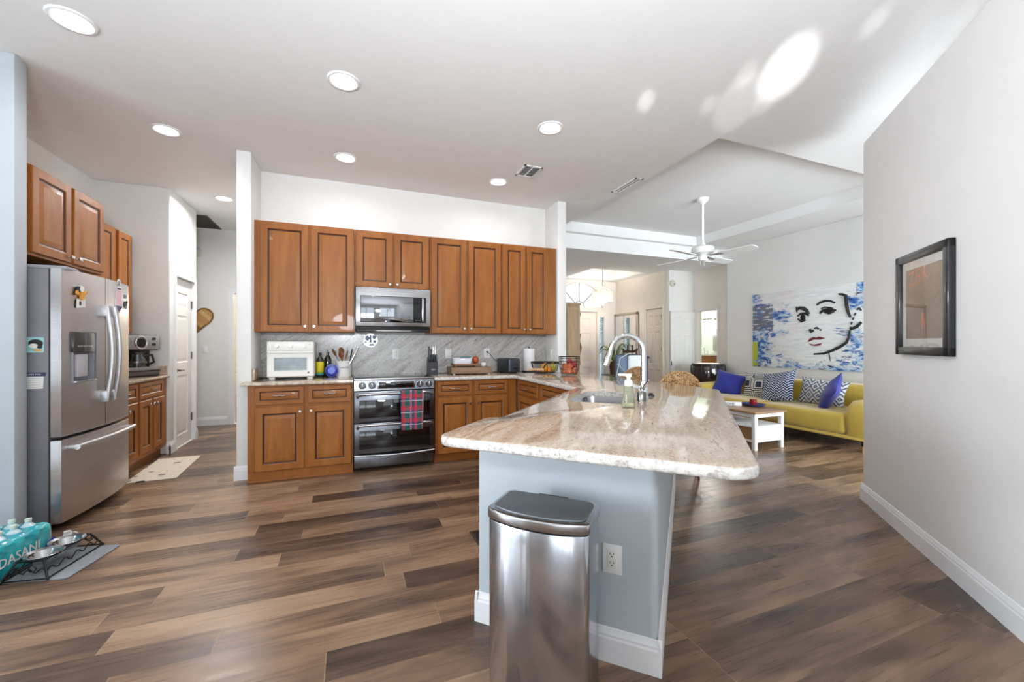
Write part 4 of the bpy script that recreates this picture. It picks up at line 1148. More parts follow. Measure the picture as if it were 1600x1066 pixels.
lab = ['copper onion at the front left bottom of the wire basket', 'copper onion at the front middle bottom of the wire basket', 'copper onion at the front right bottom of the wire basket', 'copper onion in the second layer at the left of the basket', 'copper onion in the second layer, middle front of the basket']
for i, (x, y, z) in enumerate([(-.055, -.045, .042), (.0, -.05, .042), (.058, -.04, .042), (-.05, -.02, .098), (.005, -.04, .100)]):
    fruit('onion', lab[i], 'onion', ob(x, y, z), .034, .034, .031, (R(10 * i), R(-12 * i), 0), ON, stem=True, neck=.25)
for i, (x, y, z, l) in enumerate([(-.05, .03, .042, ''), (.05, .03, .042, '')]):
    fruit('onion', 'copper onion at the hidden back of the wire onion basket', 'onion', ob(x, y, z), .034, .034, .031, (0, 0, 0), ON, 'onions at the back of the basket', neck=.25)
fruit('onion', 'deep red onion on top at the right of the wire basket', 'onion', ob(.052, -.012, .112), .036, .036, .032, (R(20), R(20), 0), RED, neck=.25)
fruit('onion', 'deep red onion on top in the middle of the wire basket', 'onion', ob(.01, .012, .142), .033, .033, .030, (R(-20), R(10), 0), RED, neck=.25)

# ------------------------------------------------------------------ sink, faucet, soap
t = thing('sink', 'undermount stainless sink set into the angled granite counter', 'sink', SD(3.78, -.68) + (CB - .21,), R(-135))
# local x runs along -S, local y along +D ... size .60 x .37
L, Wd = .63, .40
def bowl(u, v):
    pts = rrect(L - .012 - .05 * (1 - v), Wd - .012 - .05 * (1 - v), .07, 8); n = len(pts)
    x, y = pts[int(round(u * n)) % n]; return (x, y, .2035 * v)
P = []
m = MB(); rows = []
for v in (0.0, .06, .3, .6, .9, 1.0):
    k_ = .05 * (1 - v) + (.03 if v == 0 else 0); rows.append([(x, y, .2035 * (v if v > 0 else .0)) for x, y in rrect(L - .002 - k_, Wd - .002 - k_, .065, 8)])
rows.append([(x, y, .2035) for x, y in rrect(L + .03, Wd + .03, .075, 8)])
n_ = len(rows[0]); vs = [p for r in rows for p in r]
m.poly(vs, [tuple(reversed(range(n_)))] + [(j * n_ + i, (j + 1) * n_ + i, (j + 1) * n_ + (i + 1) % n_, j * n_ + (i + 1) % n_) for j in range(len(rows) - 1) for i in range(n_)])
m.build('basin', SSB, t)
m = MB(); m.lathe([(0, .004), (.02, .004), (.035, .006), (.045, .004), (.045, .0)], n=24); m.build('drain', STEELD, t)
t = thing('faucet', 'tall chrome gooseneck faucet with pull-down spray head behind the sink', 'faucet', (1.742, 2.088, CT), R(-45))
m = MB(); m.lathe([(0, 0), (.030, 0), (.030, .008), (.026, .012), (.026, .10), (.024, .108), (.0165, .112), (0, .112)], n=28); m.build('base', CHROME, t)
pts = [(0, 0, .10), (0, 0, .2), (0, 0, .27)] + [(-.105 + .105 * math.cos(R(a)), 0, .29 + .105 * math.sin(R(a))) for a in range(0, 161, 12)]
e = pts[-1]; pts += [(e[0] - .004, 0, e[2] - .02)]
m = MB(); m.tube(pts, .0165, 14); m.build('spout', CHROME, t)
a, b = Vector(pts[-1]), Vector(pts[-1]) + Vector((-.035, 0, -.11))
m = MB(); d = b - a; M = Matrix.Translation(a) @ d.to_track_quat('Z', 'Y').to_matrix().to_4x4(); m.lathe([(0, -.005), (.019, -.005), (.019, .03), (.021, .035), (.024, d.length), (.018, d.length + .004), (0, d.length + .004)], n=20, M=M); m.build('spray_head', STEEL, t)
m = MB(); m.cyl((0, -.02, .07), (0, -.045, .07), .014); m.tube([(0, -.04, .07), (.01, -.055, .085), (.035, -.085, .12)], [.008, .007, .006], 8); m.build('lever', CHROME, t)
m = MB(); m.tube([(-.005 + .02 * math.cos(R(a)), -.034, .062 + .02 * math.sin(R(a))) for a in range(0, 360, 30)], .003, 6, closed=True); m.build('tie_ring', WHITEP, t)
o = MB(); o.lathe([(0, 0), (.022, 0), (.022, .006), (.014, .010), (.014, .018), (0, .018)], n=20)
tag(o.build('disposal_button', BLACK, loc=(1.865, 2.165, CT)), 'small black round button on the counter right of the faucet', 'button')
o = MB(); o.lathe([(0, 0), (.026, 0), (.026, .05), (.022, .055), (0, .055)], n=20)
tag(o.build('sink_stopper', STEELD, loc=(1.64, 1.985, CT)), 'dark metal strainer cup on the counter just left of the faucet', 'stopper')
t = thing('soap_bottle', 'clear pump bottle of green soap on the counter in front of the sink', 'soap', (1.398, 1.797, CT), R(-45))
SOAP = NT('green_soap_plastic'); SOAP.set(lin((228, 232, 204)), .08, trans=.8, ior=1.1, spec=.5); SOAP = SOAP.m
m = MB(); m.lathe([(0, 0), (.034, 0), (.037, .006), (.034, .03), (.027, .085), (.026, .10), (.023, .112), (.018, .118), (0, .118)], n=28); m.build('bottle_body', SOAP, t)
m = MB(); m.lathe([(0, .116), (.022, .116), (.022, .142), (.017, .148), (.010, .150), (.010, .165), (.017, .168), (.017, .182), (0, .184)], n=24); m.box(-.055, .01, -.009, .009, .170, .183, .004); m.build('pump', WHITEP, t)

# ------------------------------------------------------------------ trash can
t = thing('trash_can', 'tall stainless steel step trash can in front of the blue-grey island end', 'trash can', SD(1.985, -.667) + (0,), R(-45))
CANS = NT('trash_can_stainless'); v = CANS.coord('Object', (1, 1, 1)); ff = CANS.noise(CANS.coord('Object', (14, 14, .7)), 1.0, 3, .5, .4)
sm = CANS.noise(CANS.coord('Object', (1, 1, 1)), 70, 2)
CANS.set(lin((194, 197, 204)), CANS.ramp(CANS.noise(CANS.coord('Object', (9, 9, 2)), 2, 4), [(.3, (.13,) * 3), (.7, (.24,) * 3)]), 1)
CANS.bump(ff, .12, .02); CANS = CANS.m
TW, TD = .364, .20
def can_outline(w_, d_, bow=.035, r=.035, k=8):
    pts = []
    for i in range(13):
        u = -1 + 2 * i / 12; pts.append((u * (w_ / 2 - .012), -d_ / 2 - bow * (1 - abs(u) ** 2.4)))
    return fillet([(w_ / 2, d_ / 2), (-w_ / 2, d_ / 2), (-w_ / 2, -d_ / 2 + .004)] + pts[1:-1] + [(w_ / 2, -d_ / 2 + .004)], [.03, .03, .035] + [0] * 11 + [.035], 5)
m = MB(); m.prism(can_outline(TW, TD), .018, .622, r=.003); m.build('body', CANS, t)
m = MB(); m.prism(can_outline(TW + .004, TD + .004), 0, .02); m.build('base_ring', BLACK, t)
m = MB(); m.prism(can_outline(TW + .008, TD + .008), .626, .662, r=.006, seg=3); ld = m.build('lid_rim', SSB, t)
m = MB(); m.prism(can_outline(TW - .028, TD - .028, .03), .660, .668, r=.004); m.build('lid_panel', plain('lid_dark_grey', (112, 116, 120), .45, .5), t)
m = MB(); m.box(-.05, .05, -.185, -.10, .006, .02, .004); m.build('pedal', BLACK, t)
m = MB(); m.box(-.06, .06, TD / 2 + .004, TD / 2 + .016, .60, .66, .003); m.build('hinge', BLACK, t)

# ------------------------------------------------------------------ floor things on the left
t = thing('pet_mat', 'grey felt pet mat on the floor under the double dog bowl stand', 'mat', (-1.40, 2.855, 0), R(-12))
m = MB(); m.prism(fillet([(-.72, 0), (0, 0), (0, .37), (-.50, .37), (-.72, .37)], [0, .02, .02, 0, 0]), .0005, .008, r=.002)
m.build('felt', plain('grey_felt', (140, 144, 150), .95, bump=.5, bscale=220, var=.12, scale=60), t)
t = thing('pet_bowl_stand', 'low black wire stand with two steel pet bowls on the grey mat', 'pet bowl stand', (-1.555, 3.075, .0085), R(81))
m = MB(); q = .006
top_ = [(-.155, -.06, .088), (.155, -.06, .088), (.155, .06, .088), (-.155, .06, .088)]; bot = [(-.19, -.10, .006), (.19, -.10, .006), (.19, .10, .006), (-.19, .10, .006)]
m.tube(top_, .005, 6, closed=True); m.tube(bot, .004, 6, closed=True)
for a, b in zip(top_, bot): m.tube([a, b], .006, 6); m.ell((b[0], b[1], .006), .009)
m.build('frame', BLACKM, t)
m = MB()
for s_ in (-1, 1):
    m.tube([(-.17 + .34 * i / 20, s_ * .085, .04 + .014 * math.sin(i * 1.25)) for i in range(21)], .0035, 6)
    m.tube([(s_ * .178, -.08 + .16 * i / 12, .045 + .012 * math.sin(i * 1.5)) for i in range(13)], .0035, 6)
    for k_ in (-1, 1): m.tube([(s_ * .185 + 0, k_ * .03 + .016 * math.cos(R(a)), .06 + .016 * math.sin(R(a))) for a in range(0, 360, 30)], .003, 6, closed=True)
m.build('scroll_wire', BLACKM, t)
m = MB()
for x in (-.075, .075): m.tube([(x + .068 * math.cos(R(a)), .068 * math.sin(R(a)), .088) for a in range(0, 360, 20)], .005, 6, closed=True)
m.build('ring', BLACKM, t)
for x, l in ((-.075, 'nearer steel pet bowl in the black wire stand'), (.075, 'farther steel pet bowl in the black wire stand')):
    wpos = Matrix.Rotation(R(81), 4, 'Z') @ Vector((x, 0, 0)) + Vector((-1.555, 3.075, .0085))
    m = MB(); m.lathe([(0, .05), (.045, .05), (.062, .088), (.078, .0955), (.080, .097), (.078, .099), (.060, .092), (.043, .054), (0, .053)], n=36)
    tag(m.build('pet_bowl', SSB, loc=tuple(wpos)), l, 'bowl')
# water bottle pack in turquoise film
t = thing('water_pack', 'turquoise shrink-wrapped pack of water bottles on the floor by the blue wall', 'water pack', (-1.835, 2.975, 0), R(83))
FILM = NT('turquoise_film'); v = FILM.coord('Object')
n1 = FILM.noise(FILM.coord('Object', (1, 1, 1)), 7, 3, .6)
FILM.set(FILM.ramp(n1, [(.3, lin((20, 150, 168))), (.5, lin((36, 178, 190))), (.7, lin((66, 202, 208)))]), .2, coat=.5); FILM.bump(FILM.noise(FILM.coord('Object'), 22, 3, .6), .5, .01); FILM = FILM.m
def film(u, v):
    a = v * 2 * math.pi
    cxx, sxx = math.cos(a), math.sin(a); p = .30
    y = .15 * math.copysign(abs(cxx) ** p, cxx); z = .10 + .10 * math.copysign(abs(sxx) ** p, sxx)
    e = 1 - .12 * abs(2 * u - 1) ** 6
    bmp = .006 * math.sin(u * 38) * math.sin(v * 44)
    return ((u - .5) * .60, y * e + bmp * (1 if abs(y) > .1 else .2), max(.001, .1 + (z - .1) * e + (bmp if z > .15 else 0)))
m = MB(); m.grid(film, 40, 48); m.poly([film(0, j / 47) for j in range(47)], [tuple(range(47))]); m.poly([film(1, j / 47) for j in range(47)], [tuple(range(47))])
m.build('film', FILM, t)
m = MB()
NAVY = plain('film_navy_blue', (24, 52, 150), .25, coat=.4)
MXm = Matrix(((1, 0, 0, 0), (0, 0, -1, 0), (0, 1, 0, 0), (0, 0, 0, 1)))
m.prism([(.20, .015), (.285, .03), (.285, .10), (.235, .085)], .152, .158, M=MXm); m.prism([(-.28, .02), (-.20, .01), (-.22, .08), (-.28, .10)], .152, .158, M=MXm)
m.build('blue_print', NAVY, t)
m = MB(); m.text('DASANI', .07, Matrix.Translation((.06, -.1585, .105)) @ MX, .002); m.build('lettering', CW, t)
m = MB()
for i in range(6):
    for j in range(3):
        x, y = -.225 + i * .09, -.075 + j * .075
        m.lathe([(0, .0), (.028, .0), (.030, .006), (.014, .022), (.0135, .034), (0, .034)], c=(x, y, .195), n=14)
BTL = plain('clear_bottle_shoulder', (196, 218, 224), .12, spec=.7)
m.build('bottle_shoulders', BTL, t)
m = MB()
for i in range(6):
    for j in range(3): m.lathe([(0, 0), (.0145, 0), (.0145, .014), (0, .015)], c=(-.225 + i * .09, -.075 + j * .075, .228), n=14)
m.build('bottle_caps', plain('cap_green_white', (214, 228, 214), .4), t)
m = MB(); m.box(-.02, .02, -.04, .04, 0, .035, .01); m.cyl((.0, -.02, .03), (.0, -.02, .05), .016); m.tube([(.0, .03, .02), (.03, .05, .012), (.045, .03, .006), (.03, -.02, .005)], .004, 6)
o = m.build('power_adapter', [WHITEP], loc=(-1.70, 3.47, 0), rot=R(20)); tag(o, 'small white adapter with a looped cable on the floor by the refrigerator corner', 'adapter')
q = MB(); q.box(-.021, .001, -.02, .02, .012, .03); q.build('socket', BLACK, o)
MAT = NT('cream_mat_with_paw_marks'); v = MAT.coord('Object')
vr = MAT.node('ShaderNodeTexVoronoi'); vr.inputs['Scale'].default_value = 7.5; vr.inputs['Randomness'].default_value = .75; MAT.link(MAT.coord('Object', (1, 1.7, 1)), vr.inputs['Vector'])
dk = MAT.math('LESS_THAN', vr.outputs[0], .25); sel = MAT.math('GREATER_THAN', MAT.sep(vr.outputs[1])[0], .35)
cc = MAT.mix(MAT.math('MULTIPLY', dk, sel), lin((226, 214, 196)), lin((64, 56, 54)))
lt = MAT.math('LESS_THAN', MAT.noise(MAT.coord('Object', (40, 14, 1)), 1, 2), .36)
MAT.set(MAT.mix(MAT.math('MULTIPLY', lt, .35), cc, lin((120, 108, 98))), .9)
m = MB(); m.prism(rrect(.38, .84, .015), .0005, .008, r=.002); tag(m.build('kitchen_mat', MAT.m, loc=(-1.72, 5.05, 0), rot=R(3)), 'cream printed floor mat in front of the coffee cabinet', 'mat')
t = thing('floor_vent', 'small dark floor register beside the island baseboard', 'vent', (.80, 2.47, 0), 0)
m = MB(); m.box(-.06, .06, -.13, .13, .0005, .007, .002); m.build('grate', plain('vent_brown', (70, 58, 50), .5, .3), t)
m = MB()
for i in range(9): m.box(-.045, .045, -.115 + i * .026, -.10 + i * .026, .0065, .0085)
m.build('slot', BLACK, t)

# coffee maker
t = thing('coffee_maker', 'black and steel coffee maker with glass carafe beyond the refrigerator', 'coffee maker', (-2.145, 5.47, CT), R(52)); t.scale = (1.12, 1.0, 1.2)
m = MB(); m.box(-.15, .15, -.13, .14, 0, .065, .01); m.box(-.15, .15, .03, .14, .06, .36, .01); m.box(-.15, .15, -.11, .14, .235, .37, .012); m.build('body', BLACK, t)
m = MB(); m.box(-.152, .152, -.122, -.10, .24, .366, .006); m.build('steel_panel', SSB, t); m = MB(); m.box(-.15, .15, -.138, -.125, .055, .085, .004); m.build('warming_trim', SSB, t)
m = MB(); m.tube([(-.01 + .045 * math.cos(R(a)), -.128, .30 + .055 * math.sin(R(a))) for a in range(0, 360, 20)], .008, 8, closed=True); m.build('filter_ring', CHROME, t)
m = MB(); m.cyl((-.01, -.12, .30), (-.01, -.126, .30), .04, n=24); m.build('filter_door', BLACK, t)
m = MB()
for z in (.335, .285): m.cyl((.10, -.12, z), (.10, -.132, z), .012)
m.build('dial', BLACK, t)
m = MB(); m.box(-.14, .14, -.142, -.132, .012, .045, .003); m.build('drip_tray', STEELD, t)
t2 = thing('carafe', 'glass carafe with black handle standing in the coffee maker', 'carafe', (-2.145 + .045 * math.sin(R(52)), 5.47 - .045 * math.cos(R(52)), CT + .0795), R(52)); t2.scale = (1.1, 1.1, 1.2)
m = MB(); m.lathe([(0, 0), (.06, 0), (.068, .02), (.07, .06), (.056, .10), (.05, .125), (.052, .135), (.048, .135), (.052, .10), (.064, .06), (.06, .01), (0, .006)], n=28); m.build('glass_body', glass('carafe_glass', (214, 220, 226), .03, .25), t2)
m = MB(); m.lathe([(.071, .05), (.0725, .052), (.0725, .066), (.071, .068)], n=28); m.build('band', STEELD, t2); m = MB(); m.lathe([(0, .135), (.05, .135), (.045, .15), (0, .152)], n=24); m.build('lid', BLACK, t2)
m = MB(); m.tube([(.05, -.02, .12), (.10, -.045, .125), (.115, -.05, .06), (.07, -.02, .03)], .008, 8, flat=1.4); m.build('handle', BLACK, t2)

# ------------------------------------------------------------------ ceiling lights, vents, fan
LENS = emissive('lamp_lens', (255, 252, 246), 9)
LX, LY = (-1.43, -.04, 1.53), (2.97, 4.19)
spots = [(-1.43, 2.96, 'recessed light nearest the camera, far upper left'), (-.04, 2.97, 'recessed ceiling light above the island end, top middle'), (1.54, 2.99, 'recessed ceiling light above the sink'), (-1.43, 4.19, 'recessed ceiling light over the aisle in front of the refrigerator'),
         (-.04, 4.18, 'recessed ceiling light above the toaster oven'), (1.52, 4.19, 'recessed ceiling light nearest the square ceiling vent'), (-1.44, 5.89, 'recessed ceiling light in the hall beyond the white wall end')]
proto = None
for i, (x, y, l) in enumerate(spots):
    if proto is None:
        proto = thing('recessed_light', l, 'ceiling light', (x, y, H), 0, 'recessed lights in the kitchen ceiling')
        m = MB(); m.lathe([(.078, .004), (.078, -.004), (.088, -.010), (.100, -.008), (.106, -.001), (.106, .004)], n=32); m.build('trim_ring', TRIM, proto)
        m = MB(); m.lathe([(0, -.0035), (.079, -.0035), (.079, .003), (0, .003)], n=32); m.build('lens', LENS, proto)
        o = proto
    else:
        o = copy_tree(proto); o.location = (x, y, H); o['label'] = l
    ar = area('recessed_lamp', (x, y, H - .012), (x, y, 0), .15, .15, 26 if y > 5 else 4.2, (.97, .98, 1), 'DISK', 165)


def vent(label, loc, rot, W, L_, n, mat=TRIM, dark=True):
    t = thing('ceiling_vent', label, 'vent', loc, rot)
    m = MB(); m.box(-W / 2, W / 2, -L_ / 2, -L_ / 2 + .02, -.008, .0); m.box(-W / 2, W / 2, L_ / 2 - .02, L_ / 2, -.008, .0); m.box(-W / 2, -W / 2 + .02, -L_ / 2, L_ / 2, -.008, .0); m.box(W / 2 - .02, W / 2, -L_ / 2, L_ / 2, -.008, .0)
    m.box(-.006, .006, -L_ / 2, L_ / 2, -.006, 0); m.build('frame', mat, t)
    m = MB(); m.box(-W / 2 + .015, W / 2 - .015, -L_ / 2 + .015, L_ / 2 - .015, -.002, 0); m.build('backing', plain('vent_dark', (52, 46, 40), .8) if dark else plain('vent_grey', (130, 128, 124), .8), t)
    m = MB()
    for i in range(n):
        y = -L_ / 2 + .02 + (L_ - .04) * (i + .5) / n
        m.poly([(-W / 2 + .02, y - .006, -.007), (W / 2 - .02, y - .006, -.007), (W / 2 - .02, y + .004, -.001), (-W / 2 + .02, y + .004, -.001)], [(0, 1, 2, 3)])
    m.build('slat', mat, t, solid=.0012)


vent('white slatted vent in the kitchen ceiling near the right wall end', (1.72, 3.82, H), 0, .20, .26, 9)
vent('narrow supply vent in the ceiling at the edge of the raised tray', (2.90, 3.76, H), 0, .10, .44, 10, dark=False)
t = thing('return_grille', 'large dark return air grille in the hall ceiling', 'vent', (-2.13, 7.11, H))
m = MB(); m.box(-.28, .28, -.36, .36, -.006, 0); m.build('frame', plain('grille_brown_grey', (96, 86, 76), .6), t)
m = MB()
for i in range(28): m.box(-.265, .265, -.345 + i * .025, -.332 + i * .025, -.010, -.005)
m.build('slat', plain('grille_dark', (62, 54, 47), .6), t)

WHT = plain('fan_white', (240, 240, 238), .4, var=.01)
t = thing('ceiling_fan', 'white four-blade ceiling fan on a long rod in the living room', 'ceiling fan', (4.393, 4.10, 3.2))
m = MB(); m.lathe([(0, 0), (.075, 0), (.070, -.03), (.035, -.065), (.018, -.075), (0, -.075)], n=28); m.build('canopy', WHT, t)
m = MB(); m.cyl((0, 0, -.07), (0, 0, -.62), .016); m.build('downrod', WHT, t)
m = MB(); m.lathe([(0, -.60), (.03, -.60), (.045, -.63), (.115, -.645), (.14, -.66), (.145, -.70), (.13, -.735), (.075, -.75), (.06, -.765), (0, -.765)], n=36); m.build('motor', WHT, t)
m = MB(); m.lathe([(0, -.765), (.05, -.765), (.055, -.80), (.045, -.83), (0, -.84)], n=28); m.tube([(.03, .0, -.83), (.031, 0, -.90)], .0015, 5); m.tube([(-.02, .02, -.83), (-.02, .02, -.88)], .0015, 5); m.build('switch_housing', WHT, t)
for k_ in range(4):
    a = R(-56 - 21.3 + 90 * k_); M = Matrix.Rotation(a, 4, 'Z')
    m = MB(); m.prism(fillet([(.22, -.055), (.66, -.072), (.68, .0), (.66, .072), (.22, .055)], [.02, .03, 0, .03, .02]), -.004, .004, M=M @ Matrix.Translation((0, 0, -.775)) @ Matrix.Rotation(R(-12), 4, 'X'))
    bl = m.build('blade', WHT, t)
    m = MB(); m.box(.09, .27, -.02, .02, -.006, .006, .003, M=M @ Matrix.Translation((0, 0, -.765)) @ Matrix.Rotation(R(3), 4, 'Y') @ Matrix.Rotation(R(-8), 4, 'X')); m.build('blade_iron', STEEL, bl)

# ------------------------------------------------------------------ hall things
t = thing('heart_decor', 'slatted wooden heart hanging on the hall wall', 'wall decor', (-2.19, 7.497, 1.64))
def heart(s_): return [(s_ * .0138 * 16 * math.sin(a) ** 3, s_ * .0138 * (13 * math.cos(a) - 5 * math.cos(2 * a) - 2 * math.cos(3 * a) - math.cos(4 * a))) for a in [2 * math.pi * i / 40 for i in range(40)]]
HW = NT('striped_pallet_wood'); x, y, z = HW.sep(HW.coord('Object')); st = HW.white(HW.comb(HW.math('FLOOR', HW.math('MULTIPLY', HW.math('ADD', x, z), 14)), .5, .5))[0]
HW.set(HW.ramp(st, [(.2, lin((150, 104, 56))), (.5, lin((186, 140, 86))), (.8, lin((206, 170, 116)))]), .6)
m = MB(); m.prism(heart(.95), .0, .018, M=MXm); m.build('slats', HW.m, t, smooth=False)
m = MB(); m.tube([(x, -.016, z) for x, z in heart(1.0)], .012, 6, closed=True); m.build('rim', wood('heart_rim', (110, 76, 36), (136, 98, 50), (152, 112, 62)), t)
o = MB(); o.lathe([(0, 0), (.065, 0), (.065, .02), (.05, .035), (0, .036)], n=24, M=MX); tag(o.build('smoke_detector', plain('detector_grey_white', (208, 206, 200), .5), loc=(-2.165, 7.498, 2.66)), 'round detector high on the hall wall above the wooden heart', 'detector')
# bedroom beyond: bed, chair and lamp, only a sliver shows
t = thing('bed', 'bed with a cream blanket seen through the hall doorway', 'bed', (-1.35, 9.3, 0))
m = MB(); m.box(-.95, .9, -.75, .75, .12, .34, .02); m.build('bed_base', plain('bed_slate', (90, 100, 116), .7), t)
m = MB(); m.box(-.96, .9, -.77, .77, .34, .58, .07, 4); m.build('blanket', plain('cream_blanket', (232, 222, 204), .9, bump=.3, bscale=30), t)
for x in (-.88, .82):
    for y in (-.68, .68): q = MB(); q.cyl((x, y, 0), (x, y, .13), .03); q.build('leg', BLACKM, t)
t = thing('side_chair', 'dark bentwood side chair just inside the bedroom door', 'chair', (-1.80, 8.15, 0), R(30))
m = MB(); m.lathe([(0, .44), (.2, .44), (.2, .47), (0, .475)], n=24); m.build('seat', plain('cushion_cream', (224, 214, 196), .9), t)
for a in (45, 135, 225, 315): q = MB(); q.tube([(.15 * math.cos(R(a)), .15 * math.sin(R(a)), .44), (.2 * math.cos(R(a)), .2 * math.sin(R(a)), 0)], .014, 8); q.build('leg', BLACKM, t)
m = MB(); m.tube([(-.17, .12, .44), (-.17, .15, .7), (-.10, .17, .86), (.0, .175, .9), (.10, .17, .86), (.17, .15, .7), (.17, .12, .44)], .012, 8); m.tube([(-.09, .13, .46), (-.08, .16, .72), (0, .172, .80), (.08, .16, .72), (.09, .13, .46)], .009, 8); m.build('backrest', BLACKM, t)

# ------------------------------------------------------------------ framed poster on the right wall
t = thing('framed_poster', 'poster with orange letters in a black frame on the right wall', 'picture', SD(4.519, 1.846) + (1.183,), R(-135))
FW_, FH_ = .587, .632
m = MB(); fr_ = .05
for a, b, c_, d_ in ((0, FW_, 0, fr_), (0, FW_, FH_ - fr_, FH_), (0, fr_, 0, FH_), (FW_ - fr_, FW_, 0, FH_)): m.box(a - FW_ / 2, b - FW_ / 2, -.035, -.001, c_, d_, .005)
m.build('frame', plain('frame_black_lacquer', (18, 18, 23), .3, coat=.4), t)
m = MB(); m.box(-FW_ / 2 + .04, FW_ / 2 - .04, -.014, -.008, .04, FH_ - .04); m.build('passe_partout', plain('mat_board_cream', (222, 216, 210), .7), t)
PO = NT('poster_brown'); v = PO.coord('Object'); PO.set(PO.ramp(PO.noise(v, 5, 4), [(.35, lin((104, 78, 60))), (.55, lin((130, 100, 80))), (.75, lin((152, 124, 102)))]), .6); PO = PO.m
m = MB(); m.mi = 0; m.box(-FW_ / 2 + .095, FW_ / 2 - .095, -.0155, -.0135, .10, FH_ - .10)
m.mi = 1; m.prism([(-.035, .17), (-.012, .26), (.012, .25), (.03, .16), (.008, .20), (.0, .12), (-.012, .20)], .0157, .0165, M=MXm)
m.mi = 2; m.tube([(-.19, -.016, .33), (-.09, -.016, .30), (.02, -.016, .29), (.12, -.016, .33), (.18, -.016, .36)], .004, 5)
pb = m.build('poster', [PO, plain('poster_orange', (190, 104, 66), .6), plain('poster_tan', (150, 122, 100), .6)], t, smooth=False)
m = MB(); m.text('ZER', .13, Matrix.Translation((-.055, -.0165, .475)) @ MX @ Matrix.Rotation(R(8), 4, 'Z'), .001); m.build('lettering', plain('poster_orange_ink', (196, 98, 62), .6), t)
m = MB(); m.box(-FW_ / 2 + .045, FW_ / 2 - .045, -.024, -.0215, .045, FH_ - .045); m.build('glass', glass('picture_glass', (255, 255, 255), .01, .12), t)

# ------------------------------------------------------------------ living room
MUS = plain('mustard_velvet', (196, 166, 62), .75, sheen=.5, var=.06, scale=5, bump=.1, bscale=200)
t = thing('sofa', 'long mustard yellow sofa under the large face painting', 'sofa', (5.96, 4.10, 0))
# local: x from -.5 (front) to +.5 (back), y along the wall
m = MB(); m.box(-.50, .46, -1.33, 1.33, .135, .175, .008); m.build('base_rail', plain('mustard_base', (204, 178, 84), .7), t)
for y0, y1 in ((-1.09, -.01), (.01, 1.09)):
    m = MB(); m.box(-.515, .28, y0, y1, .17, .425, .06, 4); m.build('seat_cushion', MUS, t)
m = MB(); m.box(.22, .47, -1.31, 1.31, .17, .725, .06, 4); m.build('backrest', MUS, t)
for y0, y1 in ((-1.345, -1.08), (1.08, 1.345)):
    m = MB(); P = [(-.50, .17), (-.52, .40), (-.47, .53), (-.38, .585), (.44, .60), (.44, .17)]
    m.prism([(z, -x) for x, z in P], y0, y1, M=Matrix(((0, -1, 0, 0), (0, 0, 1, 0), (1, 0, 0, 0), (0, 0, 0, 1))), r=.05, seg=4)
    bmesh.ops.recalc_face_normals(m.bm, faces=m.bm.faces)
    m.build('armrest', MUS, t, ang=50)
for x in (-.44, .38):
    for y in (-1.23, 1.23):
        m = MB(); m.mi = 0; m.cyl((x, y, .07), (x, y, .136), .015, .019, 14); m.mi = 1; m.cyl((x, y, 0), (x, y, .07), .010, .015, 14)
        m.build('leg', [BLACKM, plain('brass_tip', (206, 170, 104), .3, .9)], t)


def pillow(label, loc, rot, w_, h_, th, mat):
    def f(u, v):
        a, b = 2 * u - 1, 2 * v - 1
        return a, b
    m = MB()
    for sgn in (-1, 1):
        def fn(u, v):
            a, b = 2 * u - 1, 2 * v - 1
            e = (max(0, 1 - abs(a) ** 2.6) * max(0, 1 - abs(b) ** 2.6)) ** .55
            px = a * (1 - .07 * (1 - abs(b)) * abs(a)) * w_ / 2 * (1 - .05 * (1 - b * b) * abs(a)); pz = b * h_ / 2 * (1 - .10 * (1 - a * a) * abs(b))
            return (px, sgn * th / 2 * e + .006 * math.sin(a * 5 + b * 4) * e, pz)
        m.grid(fn, 21, 21)
    bmesh.ops.remove_doubles(m.bm, verts=m.bm.verts, dist=1e-5); bmesh.ops.recalc_face_normals(m.bm, faces=m.bm.faces)
    o = m.build('throw_pillow', mat, ang=60); o.location = loc; o.rotation_euler = rot; tag(o, label, 'pillow'); return o


BLUEV = plain('royal_blue_velvet', (30, 40, 138), .75, sheen=.3, var=.12, scale=8)
def m_chev():
    n = NT('navy_chevron_cloth'); x, y, z = n.sep(n.coord('Object'))
    zig = n.math('MULTIPLY', n.math('ABSOLUTE', n.math('SUBTRACT', n.math('FRACT', n.math('MULTIPLY', x, 11)), .5)), .09)
    s_ = n.math('FRACT', n.math('MULTIPLY', n.math('ADD', z, zig), 26))
    n.set(n.mix(n.math('LESS_THAN', s_, .36), lin((34, 50, 92)), lin((206, 212, 222))), .9); return n.m
def m_hex():
    n = NT('grey_hexagon_cloth'); x, y, z = n.sep(n.coord('Object'))
    v = n.node('ShaderNodeTexVoronoi'); v.feature = 'F1'; v.distance = 'MANHATTAN'; v.inputs['Randomness'].default_value = 0; v.inputs['Scale'].default_value = 8
    n.link(n.comb(n.math('ADD', x, n.math('MULTIPLY', n.math('FLOOR', n.math('MULTIPLY', z, 8)), .0625)), .5, z), v.inputs['Vector'])
    r = n.math('FRACT', n.math('MULTIPLY', v.outputs[0], 2.6)); n.set(n.mix(n.math('LESS_THAN', r, .42), lin((214, 214, 214)), lin((86, 94, 112))), .9); return n.m
